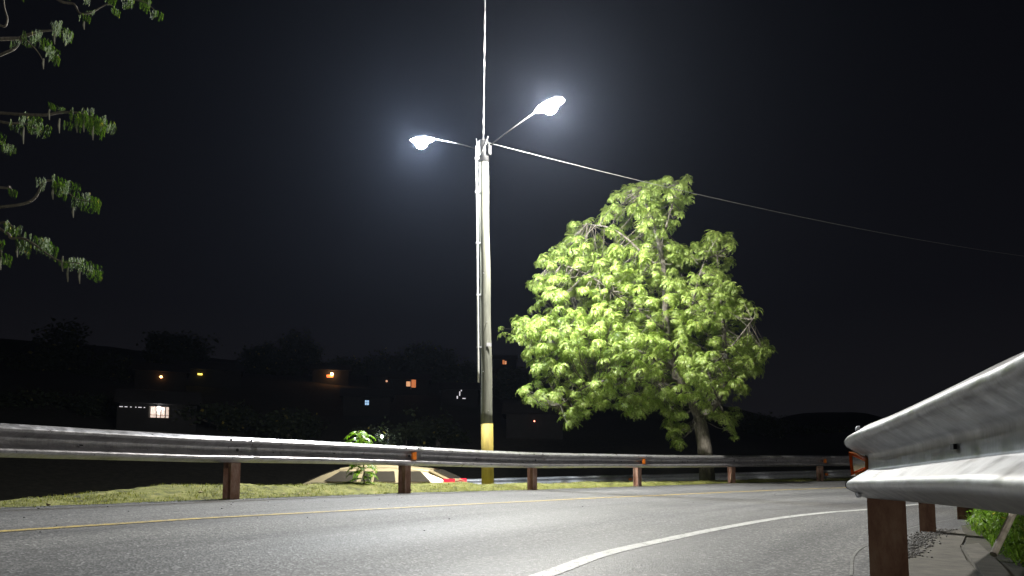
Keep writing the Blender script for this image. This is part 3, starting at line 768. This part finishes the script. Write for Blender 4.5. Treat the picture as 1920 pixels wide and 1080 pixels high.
BR = [[(-260, -60, .4), (-60, -10, .1), (0, 48, 0), (15, 38, 0), (8, 0, 0), (12, -60, 0)],
      [(-200, -120, .2), (60, -30, 0), (115, 3, 0), (140, 8, 0), (152, 26, 0), (175, 22, 0), (200, 8, 0), (215, 12, 0)],
      [(-150, 170, .3), (0, 105, 0), (30, 92, 0), (45, 75, 0), (70, 95, 0), (84, 118, 0)],
      [(40, 72, 0), (70, 62, 0), (95, 58, 0), (118, 60, 0)],
      [(-150, 190, .3), (0, 227, 0), (40, 230, 0), (62, 236, 0), (80, 248, 0)],
      [(-160, 200, .1), (60, 214, 0), (110, 210, 0), (150, 212, 0), (185, 225, 0), (206, 240, 0)],
      [(-160, 260, .1), (-20, 266, 0), (5, 266, 0), (20, 275, 0)],
      [(-150, 400, .2), (0, 388, 0), (60, 375, 0), (85, 340, 0), (110, 345, 0), (140, 370, 0), (172, 378, 0)],
      [(-150, 330, .2), (0, 352, 0), (18, 350, 0), (25, 362, 0)],
      [(-150, 360, .2), (0, 430, 0), (20, 447, 0), (50, 450, 0), (95, 480, 0), (120, 492, 0), (150, 495, 0), (172, 510, 0)],
      [(-120, 440, .2), (0, 418, 0), (15, 420, 0), (30, 432, 0)],
      [(-120, 500, .2), (-10, 470, 0), (2, 480, 0)],
      [(-150, -160, .2), (160, -40, 0), (210, -12, 0), (250, -2, 0), (275, 5, 0), (290, 20, 0)]]
for pts in BR: hang(pts)
LF = [(100, 42, 1), (118, 60, .9), (108, 50, .9), (60, 60, .9), (75, 72, .8), (88, 92, .9), (45, 68, .8), (92, 100, .7), (22, 78, .5),
      (50, 215, .9), (60, 230, .9), (72, 232, .9), (40, 218, .8), (112, 203, .4), (92, 196, .4), (145, 212, 1), (160, 208, 1), (172, 218, 1), (135, 210, .8), (190, 220, .9), (200, 236, .7), (118, 228, .5), (22, 232, .7), (5, 268, .6), (18, 272, .5),
      (70, 335, .8), (98, 330, .8), (105, 340, .9), (122, 342, .9), (138, 368, .9), (152, 366, .9), (165, 370, .8), (20, 352, .5), (110, 355, .6),
      (14, 420, .8), (22, 425, .7), (35, 452, .9), (52, 440, .6), (62, 446, 1), (75, 450, 1), (85, 458, .9), (130, 488, .9), (145, 488, 1), (160, 495, .9), (168, 505, .8), (115, 490, .5), (0, 478, .7),
      (150, 25, .5), (168, 22, .4), (208, 15, .5), (230, -4, .8), (245, -6, .8), (262, -4, .7), (285, 18, .6), (160, -10, .8), (200, -14, .8), (275, 0, .6), (30, -20, .7), (70, -25, .8), (110, -30, .8), (-30, 60, 1), (-20, 240, 1), (-25, 360, 1), (-20, 440, 1), (-40, 130, 1)]
for x, y, sc in LF:
    for rep in range(2): hanging_leaf(at(x+rs.uniform(-5, 5), y+rs.uniform(-5, 3), OY+rs.uniform(-.15, .15)), .18*sc, 4)
for x, y, L in ((93, 205, .10), (112, 222, .14), (45, 238, .16), (145, 225, .12), (158, 220, .14), (175, 235, .14), (138, 388, .1), (118, 480, .14), (128, 500, .14), (150, 505, .13), (100, 350, .12), (33, 462, .1), (82, 110, .10), (103, 60, .12), (2, 482, .12), (158, 40, .08)):
    pod(at(x, y, OY-.05), L)
# limbs joining the tips to the trunk
for pts in BR:
    a = at(*pts[0][:2], OY+pts[0][2]); q = min([Vector(p) for p in tk], key=lambda v: abs(v.z-(a.z-.5)))
    br.tube([q, q.lerp(a, .5)+Vector((0, 0, .25)), a], [.05, .03, .016], 6)
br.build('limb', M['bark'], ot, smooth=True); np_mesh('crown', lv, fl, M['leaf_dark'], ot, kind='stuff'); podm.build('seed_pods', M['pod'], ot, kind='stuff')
adopt(ot)

# ------------------------------------------------------------------ tan saloon car on the lower road
def build_car(loc, rz, label):
    t = thing('car', label, 'car', loc, rz)                   # +x = front
    # side stations: x, z low, z belt, half width
    st = [(-2.25, .42, .90, .60), (-2.2, .32, 1.02, .74), (-1.95, .24, 1.03, .82), (-1.4, .22, 1.0, .86), (-.6, .22, .95, .88), (.5, .22, .93, .88), (1.1, .22, .92, .87), (1.7, .24, .84, .84), (2.15, .28, .72, .74), (2.3, .36, .58, .58)]
    V = []; n = 12
    for x, a, b, w in st:
        pr = [(0, a), (.8, a), (.97, a+.08), (1., (a+b)/2-.03), (.985, b-.14), (.93, b-.03), (.80, b), (.4, b+.012), (0, b+.018)]
        for y, z in pr: V.append((x, y*w, z))
        for y, z in reversed(pr[1:-1]): V.append((x, -y*w, z))
    n = 16; F = [(i*n+k, (i+1)*n+k, (i+1)*n+(k+1) % n, i*n+(k+1) % n) for i in range(len(st)-1) for k in range(n)]
    F += [tuple(range(n)), tuple(reversed(range((len(st)-1)*n, len(st)*n)))]
    m = MB(); m.add(V, F); body = m.build('body', M['paint'], t, smooth=True)
    # greenhouse: glass volume and a painted roof with pillars
    gs = [(-2.12, 1.04, .70), (-1.55, 1.32, .60), (-.6, 1.43, .60), (.15, 1.42, .60), (.55, 1.35, .60), (.98, 1.19, .62), (1.45, .95, .66)]
    V = []
    for x, z, w in gs:
        V += [(x, .80, .93), (x, w, z-.03), (x, w-.10, z+.012), (x, 0, z+.03), (x, -w+.10, z+.012), (x, -w, z-.03), (x, -.80, .93)]
    k = 7; F = [(i*k+j, (i+1)*k+j, (i+1)*k+j+1, i*k+j+1) for i in range(6) for j in range(6)]
    MB().add(V, F).build('cabin', M['paint'], t, smooth=True)
    for s in (-1, 1):
        for (x0, x1, xa, xb) in ((-1.62, -.92, -1.35, -.86), (-.82, -.02, -.76, -.06), (.08, .86, .04, .50)):
            g = MB(); lo = .815*s; hi = .635*s; yb = lambda z: s*(.80+(.60-.80)*(z-.93)/.45)+.022*s
            z0, z1 = 1.04, 1.30; q = [(x0, yb(z0), z0), (x1, yb(z0), z0), (xb, yb(z1), z1), (xa, yb(z1), z1)]
            g.add(q+[(a, b-.02*s, c) for a, b, c in q], [(0, 1, 2, 3), (0, 4, 5, 1), (1, 5, 6, 2), (2, 6, 7, 3), (3, 7, 4, 0)]); g.build('window', M['car_glass'], t)
        MB().box((-.35, s*.885, 1.0), (2.9, .02, .022)).build('trim_strip', M['chrome'], t)
    for q in ([(1.30, .58, 1.03), (1.30, -.58, 1.03), (.70, -.52, 1.30), (.70, .52, 1.30)], [(-2.02, .56, 1.12), (-2.02, -.56, 1.12), (-1.62, -.5, 1.31), (-1.62, .5, 1.31)]):
        MB().add([(a, b, c+.035) for a, b, c in q]+[(a, b, c) for a, b, c in q], [(0, 1, 2, 3), (0, 4, 5, 1), (1, 5, 6, 2), (2, 6, 7, 3), (3, 7, 4, 0)]).build('windscreen' if q[0][0] > 0 else 'rear_window', M['car_glass'], t)
    r = MB(); V = []; rsn = gs[1:5]
    for x, z, w in rsn: V += [(x, w+.012, z-.05), (x, w+.008, z-.015), (x, w-.09, z+.03), (x, 0, z+.05), (x, -w+.09, z+.03), (x, -w-.008, z-.015), (x, -w-.012, z-.05)]
    r.add(V, [(i*k+j, (i+1)*k+j, (i+1)*k+j+1, i*k+j+1) for i in range(3) for j in range(6)]); r.build('roof', M['paint'], t, smooth=True)
    for s in (-1, 1):
        for a, b in (((-2.1, .74, 1.03), (-1.55, .615, 1.32)), ((-.28, .815, .94), (-.30, .62, 1.41))):
            MB().tube([(a[0], a[1]*s, a[2]), (b[0], b[1]*s, b[2])], .032, 6).build('pillar', M['paint'], t)
        for x in (-1.42, 1.42):
            w = MB(); N = 20
            w.tube([(x, s*.70, .32), (x, s*.74, .32), (x, s*.88, .32), (x, s*.90, .32)], [.29, .32, .32, .28], N); w.build('wheel', M['dark'], t, smooth=False)
            h = MB(); h.tube([(x, s*.895, .32), (x, s*.912, .32)], [.2, .17], 12); h.build('hubcap', M['chrome'], t)
        MB().box((-2.02, s*.71, 1.06), (.24, .12, .10)).build('taillight', M['red'], t)
        MB().box((2.17, s*.6, .62), (.18, .24, .12)).build('headlight', M['headl'], t)
        MB().box((.78, s*.90, .96), (.1, .14, .1)).build('side_mirror', M['paint'], t)
    MB().box((-2.30, 0, .42), (.10, 1.3, .14)).build('bumper', M['paint'], t)
    MB().box((2.32, 0, .38), (.08, 1.2, .14)).build('bumper', M['paint'], t)
    return t
CAR = build_car((-3.72, 18.0, -.73), math.radians(172), 'tan hatchback car with red tail light on the lower road behind the sapling')

CAR.scale = (1.13, 1, 1)

# ------------------------------------------------------------------ houses and lights on the dark hillside
def hit_hill(x, y):
    r = ray(x, y); best = None
    for Yd in np.arange(42, 240, .5):
        p = Vector((0, 0, CAM_H))+r*(Yd/r.y)
        if float(ground_z(np.array([p.x]), np.array([p.y]))[0]) >= p.z-1.6: return p
    return Vector((0, 0, CAM_H))+r*(150/r.y)
def house(px, py, label, w=7, d=5, h=2.9, roof='gable', Y=None):
    p = hit_hill(px, py) if Y is None else at(px, py, Y)
    z = min(float(ground_z(np.array([p.x]), np.array([p.y+2]))[0]), p.z-1.5)
    yaw = -math.atan2(p.x, p.y)
    t = thing('house', label, 'house', (p.x, p.y, z), yaw)
    hh = max(2.2, p.z-z+.7); w = min(w, 5.5)
    MB().box((0, d/2, hh/2-.6), (w, d, hh+1.2)).build('wall', M['wall'], t)
    r = MB(); W_ = w/2+.4; r.add([(-W_, -.5, hh-.05), (W_, -.5, hh-.05), (W_, d+.4, hh-.05), (-W_, d+.4, hh-.05), (-W_, d/2, hh+1.3), (W_, d/2, hh+1.3)], [(0, 1, 5, 4), (2, 3, 4, 5), (0, 4, 3), (1, 2, 5), (0, 3, 2, 1)]); r.build('roof', M['roof'], t)
    return t, p.z-z, (p-Vector((0, 0, CAM_H))).length/FPX      # height of the light on the wall, metres per pixel
def lit(t, name, x, z, w, h, mt, y=-.03, dep=.05): return MB().box((x, y, z), (w, dep, h)).build(name, mt, t)
def bulb(t, x, z, r, mt, y=-.25):
    m = MB(); vs = []; N = 8
    m.tube([(x, y, z-r), (x, y, z-r*.6), (x, y, z), (x, y, z+r*.6), (x, y, z+r)], [r*.1, r*.8, r, r*.8, r*.1], N); return m.build('lamp', mt, t, smooth=True)
E_OR = emit('orange_bulb', (1, .42, .14), 14); E_ORW = emit('orange_glow', (1, .30, .10), .55); E_WH = emit('white_bulb', (.9, .93, 1), 60); E_WW = emit('cool_window', (.45, .7, 1), .95)  # orange emission E_ORW: a lit window, and lamplight put into wall panels
E_YE = emit('yellow_bulb', (1, .72, .1), 3.2); E_SM = emit('small_white', (.9, .9, 1), 4.5); E_IN = emit('porch_wall_glow', (1, .78, .66), .75); E_RD = emit('red_bulb', (1, .3, .2), 4); E_SL = emit('lit_slit', (.9, .85, .9), .8)
hs, z, mpp = house(298, 773, 'dark hillside house with a white-lit porch and a row of small lights beside it', 9, 5)
lit(hs, 'porch_back_wall', 0, z, 29*mpp, 18*mpp, E_IN)  # wall panel emits by itself, standing in for lamplight inside the porch
for dx, dw in ((-13.5, 2.5), (-3.5, 1.6), (2.5, 1.2), (9.5, 2)): lit(hs, 'porch_post', dx*mpp, z, dw*mpp, 19*mpp, M['wood'], -.10, .06)
lit(hs, 'porch_rail', 0, z-5*mpp, 28*mpp, 1.*mpp, M['wood'], -.16, .04)
bulb(hs, 0, z+6.5*mpp, 1.7*mpp, E_WH)
for dx, w_ in ((-55, 5), (-48, 4), (-41, 2), (-34, 2), (-28, 5), (-21.5, 2)): lit(hs, 'vent_light', dx*mpp, z+7*mpp, w_*mpp, 1.1*mpp, E_SL)
MB().box((-40*mpp, .2, z-1), (42*mpp, .3, 2.0+7*mpp*2)).build('side_wall', M['wall'], hs)
hs, z, mpp = house(302, 707, 'dark house high on the left hillside with one small orange lamp'); bulb(hs, 0, z, 2.0*mpp, E_OR)
hs, z, mpp = house(375, 702, 'dark house on the left ridge with a flat yellow lamp'); MB().box((0, -.2, z), (7*mpp, .2, 2.4*mpp)).build('lamp', E_YE, hs)
hs, z, mpp = house(410, 703, 'dark house on the ridge with a tiny white lamp'); bulb(hs, 0, z, 1.1*mpp, E_SM)
hs, z, mpp = house(620, 702, 'house with a bright orange porch lamp glowing on its wall between dark trees', 8); bulb(hs, 2*mpp, z, 2.2*mpp, emit('bright_orange_bulb', (1, .5, .2), 60), -.5); lit(hs, 'wall_glow', -1*mpp, z-3.5*mpp, 12*mpp, 5*mpp, E_ORW)  # emissive patch imitates the pool of lamplight on the wall
hs, z, mpp = house(725, 715, 'dark house with a small dim orange round lamp'); bulb(hs, 0, z, 2.0*mpp, emit('dim_orange', (1, .5, .3), .8))
hs, z, mpp = house(770, 720, 'house with an orange-lit porch and dark post on the hillside', 6)
lit(hs, 'porch_back_wall', -4*mpp, z, 8*mpp, 9*mpp, emit('peach_wall_glow', (1, .5, .25), .75)); lit(hs, 'porch_side_wall', 5*mpp, z+1*mpp, 9*mpp, 15*mpp, E_ORW); lit(hs, 'porch_post', .5*mpp, z, 2*mpp, 20*mpp, M['wood'], -.1)  # both porch walls glow; the light on them is put in as emission
hs, z, mpp = house(688, 755, 'dark house with one small blue-white four-pane window')
for a in (-1, 1):
    for b in (-1, 1): lit(hs, 'pane', a*1.9*mpp, z+b*2.3*mpp, 3.0*mpp, 3.8*mpp, E_WW)
hs, z, mpp = house(862, 740, 'dark house near the pole with narrow white lit slits', 5)
for dx, dz, w_, h_ in ((0, 2, 2, 8), (3, 8, 2, 3), (-4.5, -5, 2.2, 5), (8, -7, 6, 1.5)): lit(hs, 'lit_opening', dx*mpp, z+dz*mpp, w_*mpp, h_*mpp, E_SL)
hs, z, mpp = house(946, 679, 'dark house right of the pole with one small orange window'); lit(hs, 'window', -2*mpp, z, 3.4*mpp, 8*mpp, E_ORW); lit(hs, 'window', 2*mpp, z-1*mpp, 3*mpp, 6*mpp, emit('peach_window', (1, .42, .2), .75))
hs, z, mpp = house(1002, 790, 'dark house beneath the tree crown with a tiny reddish lamp', 5); bulb(hs, 0, z, 1.5*mpp, E_RD)

# small yard lamp on a post and the shrubs it lights
yl = thing('yard_lamp', 'small white lamp on a short post shining just above the guardrail', 'lamp', tuple(at(728, 823, 46)-Vector((0, 0, 3.2))))
yz = 3.2
MB().tube([(0, 0, -1.5), (0, 0, yz)], .05, 8).build('lamp_post', M['steel'], yl); bulb(yl, 0, yz+.02, .085, emit('yard_bulb', (.85, .92, 1), 160), -2.3); MB().tube([(0, 0, yz+.1), (0, -2.3, yz+.14)], .03, 6).build('lamp_arm', M['steel'], yl)

# ------------------------------------------------------------------ background trees
def far_clump(rs, n=26, r=1.0, leaf=.34):
    V = []; F = []
    for k in range(n):
        c = np.array([rs.gauss(0, .42), rs.gauss(0, .42), rs.gauss(0, .34)])*r; a = rs.uniform(0, 6.28); b = rs.uniform(-1, 1)
        d = np.array([math.cos(a), math.sin(a), b*.6])*leaf*rs.uniform(.6, 1.3); u = np.array([-math.sin(a), math.cos(a)*.6, rs.uniform(-.8, .8)])*leaf*.45
        m_ = len(V); V += [c-d*.5, c+u, c+d*.5, c-u]; F.append((m_, m_+1, m_+2, m_+3))
    return np.array(V), np.array(F)
FT = [far_clump(rs) for _ in range(6)]
def bg_tree(px, ytop, ybot, wpx, Y, label, seed, loose=1.):
    r2 = random.Random(seed); c = at(px, (ytop+ybot)/2, Y); top = at(px, ytop, Y); k = Y/FPX; w = wpx*k/2; h = (ybot-ytop)*k/2
    gz = float(ground_z(np.array([c.x]), np.array([c.y]))[0])
    t = thing('tree', label, 'tree', (c.x, c.y, gz), 0, 'dark trees on the hillside')
    pts = []; nl = 7+int(w)
    lobes = [(r2.uniform(-.62, .62)*w, r2.uniform(-.6, .6)*w, r2.uniform(-.55, .55)*h, r2.uniform(.34, .55)) for _ in range(nl)]+[(0, 0, h*.5, .5)]
    tot = int(min(620, 26*w*h/3.2+160))
    for i in range(tot):
        lx, ly, lz, q = lobes[r2.randrange(len(lobes))]
        v = Vector((r2.gauss(0, 1), r2.gauss(0, 1), r2.gauss(0, 1))).normalized()*r2.random()**.4
        pts.append((lx+v.x*w*q, ly+v.y*w*q, c.z-gz+lz+v.z*h*q))
    s = max(.5, min(1.3, w*.22)); V, F = scatter(FT, pts, s, r2, .6)
    np_mesh('crown', V, F, M['leaf_far'], t, kind='stuff')
    m = MB(); zc = c.z-gz
    m.tube([(0, 0, -.6), (.1, 0, zc*.4), (0, .1, zc)], [.32, .24, .12], 8)
    m.build('trunk', M['bark'], t, smooth=True)
    lm = MB()
    for lx, ly, lz, q in lobes[:6]: lm.tube([(0, .05, zc*.55), (lx*.5, ly*.5, zc+lz*.3-.3), (lx, ly, zc+lz)], [.14, .09, .03], 5)
    lm.build('limb', M['bark'], t, smooth=True)
    return t
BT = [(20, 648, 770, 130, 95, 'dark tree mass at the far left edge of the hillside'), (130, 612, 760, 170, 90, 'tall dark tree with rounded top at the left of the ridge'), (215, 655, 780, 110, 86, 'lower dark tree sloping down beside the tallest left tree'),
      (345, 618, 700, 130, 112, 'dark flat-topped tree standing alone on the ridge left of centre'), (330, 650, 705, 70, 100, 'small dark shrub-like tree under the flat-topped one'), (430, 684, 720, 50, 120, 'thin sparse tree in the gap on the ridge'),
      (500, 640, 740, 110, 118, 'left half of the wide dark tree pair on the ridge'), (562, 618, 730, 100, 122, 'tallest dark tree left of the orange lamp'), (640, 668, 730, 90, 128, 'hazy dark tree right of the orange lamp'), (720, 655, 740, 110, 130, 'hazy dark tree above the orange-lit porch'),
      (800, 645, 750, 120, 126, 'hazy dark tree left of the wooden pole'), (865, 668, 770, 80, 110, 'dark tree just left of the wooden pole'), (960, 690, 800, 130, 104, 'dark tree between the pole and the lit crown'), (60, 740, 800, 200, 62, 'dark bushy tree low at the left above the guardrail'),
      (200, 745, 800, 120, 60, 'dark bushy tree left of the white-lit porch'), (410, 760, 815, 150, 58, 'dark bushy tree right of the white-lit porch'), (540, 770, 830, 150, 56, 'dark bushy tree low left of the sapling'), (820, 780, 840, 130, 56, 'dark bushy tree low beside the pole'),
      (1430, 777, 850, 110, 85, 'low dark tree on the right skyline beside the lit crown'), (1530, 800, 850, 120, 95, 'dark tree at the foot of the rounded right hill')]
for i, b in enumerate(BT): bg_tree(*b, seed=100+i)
r2 = random.Random(5)
for (px, py, Y, w, lab) in ((705, 828, 44, 1.5, 'small shrub left of the white yard lamp, lit grey-green'), (762, 815, 48, 2.2, 'larger shrub right of the white yard lamp, dimly lit'), (348, 783, 66, 1.2, 'small pale-lit bush right of the lit porch')):
    c = at(px, py, Y); g = thing('shrub', lab, 'shrub', (c.x, c.y, c.z-1.4))
    V, F = scatter(FT, [(r2.gauss(0, w*.35), r2.gauss(0, w*.3), 1.3+r2.gauss(0, w*.3)) for _ in range(60)], .5, r2, .6); np_mesh('foliage', V, F, M['leaf_far'], g, kind='stuff')
    MB().tube([(0, 0, -1.5), (0, 0, 1.2)], .04, 5).build('stem', M['bark'], g)

# ------------------------------------------------------------------ behind the near rail: concrete drain apron, weeds, leaning stake
def gpoly(name, px, z, mt, thick=.03, jitter=0, **kw):
    P = [on_z(x, y, z) for x, y in px]; n = len(P); m = MB()
    m.add([(p.x, p.y, z) for p in P]+[(p.x, p.y, z-thick) for p in P], [tuple(range(n))]+[(i, i+n, (i+1) % n+n, (i+1) % n) for i in range(n)]); return m.build(name, mt, None, **kw)
AP = [(1600, 1300), (1655, 1100), (1692, 1050), (1716, 1022), (1745, 1003), (1770, 995), (1800, 992), (1812, 1002), (1800, 1025), (1812, 1050), (1850, 1090), (1990, 1300)]
gpoly('concrete_apron', AP, .012, M['concrete'], .08, kind='structure')
gpoly('soil_patch', [(1640, 1300), (1790, 1060), (1812, 1015), (1802, 985), (1990, 960), (2300, 1000), (2300, 1300)], .004, M['soil'], .06, kind='structure')
gpoly('drain_slab', [(1802, 1022), (1835, 1018), (1880, 1060), (1930, 1120), (1880, 1130), (1845, 1080)], .03, M['concrete'], .08, kind='structure')
# crumbs and gravel along the asphalt edge and loose stones on the road
def pebbles(P, size):
    ico = bmesh.new(); bmesh.ops.create_icosphere(ico, subdivisions=1, radius=1); v0 = np.array([v.co[:] for v in ico.verts]); f0 = np.array([[v.index for v in f.verts] for f in ico.faces]); ico.free()
    Vs = []; Fs = []; k = 0
    for p in P:
        s = size*RNG.uniform(.4, 1.4); a = RNG.uniform(0, 6.28); R = np.array([[math.cos(a), -math.sin(a), 0], [math.sin(a), math.cos(a), 0], [0, 0, 1]])
        v = (v0*(1+RNG.uniform(-.25, .25, (len(v0), 1)))*[s, s*RNG.uniform(.6, 1), s*RNG.uniform(.4, .8)]) @ R.T+p; Vs.append(v); Fs.append(f0+k); k += len(v)
    return np.concatenate(Vs), np.concatenate(Fs)
P = []
for _ in range(900):
    k = RNG.random(); s = 2.5+k*9; p, n_, z_ = edge_at(s); e_ = 8.05+RNG.normal(0, .09); q = p+n_*e_; P.append((q[0], q[1], float(road_z(z_, e_))+.005))
ap = np.array([tuple(on_z(x, y, 0)) for x, y in ((1692, 1050), (1716, 1022), (1745, 1003), (1770, 995))])
for _ in range(700):
    k = RNG.random()*3; i = min(int(k), 2); q = ap[i]+(ap[i+1]-ap[i])*(k-i)+RNG.normal(0, .06, 3)*[1, 1, 0]; P.append((q[0], q[1], .016))
V, F = pebbles(P, .011); np_mesh('gravel', V, F, M['stone'], kind='stuff', label='dark asphalt crumbs and gravel along the road edge under the near guardrail', cat='gravel')
P = []
for _ in range(120):
    s = RNG.uniform(-5, 16); e_ = abs(RNG.normal(0, 1.1))+.05 if RNG.random() < .75 else RNG.uniform(0, 7); p, n_, z_ = edge_at(s); q = p+n_*e_; P.append((q[0], q[1], float(road_z(z_, e_))+.003))
V, F = pebbles(P, .0075); np_mesh('loose_stones', V, F, M['dark'], kind='stuff', label='scattered dark pebbles lying on the asphalt', cat='stones')
# dry leaves on bank
V = []; F = []
for _ in range(70):
    i = RNG.integers(0, ns); j = RNG.integers(2, 26); c = BV[i, j]+[0, 0, .012]; a = RNG.uniform(0, 6.28); L = RNG.uniform(.03, .07)
    d = np.array([math.cos(a), math.sin(a), RNG.uniform(-.1, .4)])*L; u = np.array([-math.sin(a), math.cos(a), RNG.uniform(-.3, .5)])*L*.35; k = len(V)
    V += [c-d, c+u, c+d, c-u]; F.append((k, k+1, k+2, k+3))
np_mesh('dry_leaves', V, F, M['deadleaf'], kind='stuff', label='dry brown leaves scattered over the mossy bank', cat='leaves')
c = at(424, 925, 8.75); MB().tube([c-Vector((0, 0, .05)), c+Vector((.02, 0, .14))], [.006, .004], 5).build('twig', M['bark'], None, label='short dead twig standing in the grass beside the first rusty post', cat='twig')
# stake
a = at(1871, 1022, 4.3); b = at(1903, 955, 4.45); MB().tube([a-(b-a)*.25, a, b, b+(b-a)*.1], [.021, .021, .021, .02], 8).build('stake', M['wood'], None, smooth=False, label='pale wooden stake leaning out of the weeds below the near guardrail', cat='stake')
# weeds
P = []
for _ in range(9000):
    Yd = RNG.uniform(2.4, 12) ; tmin = np.interp(Yd, [2.4, 3.9, 4.8, 6.5, 9, 12], [.90, .735, .70, .665, .655, .67]); tt = tmin+abs(RNG.normal(0, .13)); P.append((Yd*tt, Yd, -.01))
P = np.array(P)
V1, F1 = blades(P[:5600], .12, .011, 1.6)
def broad(P, L):
    n = len(P); a = RNG.uniform(0, 2*np.pi, n); l = L*RNG.uniform(.5, 1.3, n)[:, None]; el = RNG.uniform(-.5, 1.1, n)
    d = np.stack([np.cos(a)*np.cos(el), np.sin(a)*np.cos(el), np.sin(el)], 1); u = np.stack([-np.sin(a), np.cos(a), RNG.uniform(-.4, .4, n)], 1)
    V = np.stack([P-d*l*.5, P-d*l*.1+u*l*.25, P+d*l*.5, P-d*l*.1-u*l*.25], 1).reshape(-1, 3); return V, np.arange(n*4).reshape(n, 4)
Q = P[5600:].copy(); Q[:, 2] += RNG.uniform(.01, .15, len(Q)); V2, F2 = broad(Q, .055)
np_mesh('weeds', np.concatenate([V1, V2]), np.concatenate([F1, F2+len(V1)]), M['weed'], kind='stuff', label='bright green weeds and grass growing behind the near guardrail', cat='weeds')

# ------------------------------------------------------------------ thin night haze that the lamps light up
hz = MB().box((0, 100, 30), (1900, 1900, 90)); hm = bpy.data.materials.new('haze'); hm.use_nodes = True; hm.node_tree.nodes.clear()
ho = hm.node_tree.nodes.new('ShaderNodeOutputMaterial'); pv = hm.node_tree.nodes.new('ShaderNodeVolumePrincipled'); pv.inputs['Color'].default_value = (.60, .72, 1, 1); pv.inputs['Density'].default_value = HAZE; pv.inputs['Anisotropy'].default_value = .78
hm.node_tree.links.new(pv.outputs[0], ho.inputs['Volume'])
hz.build('haze', hm, None, kind='stuff')
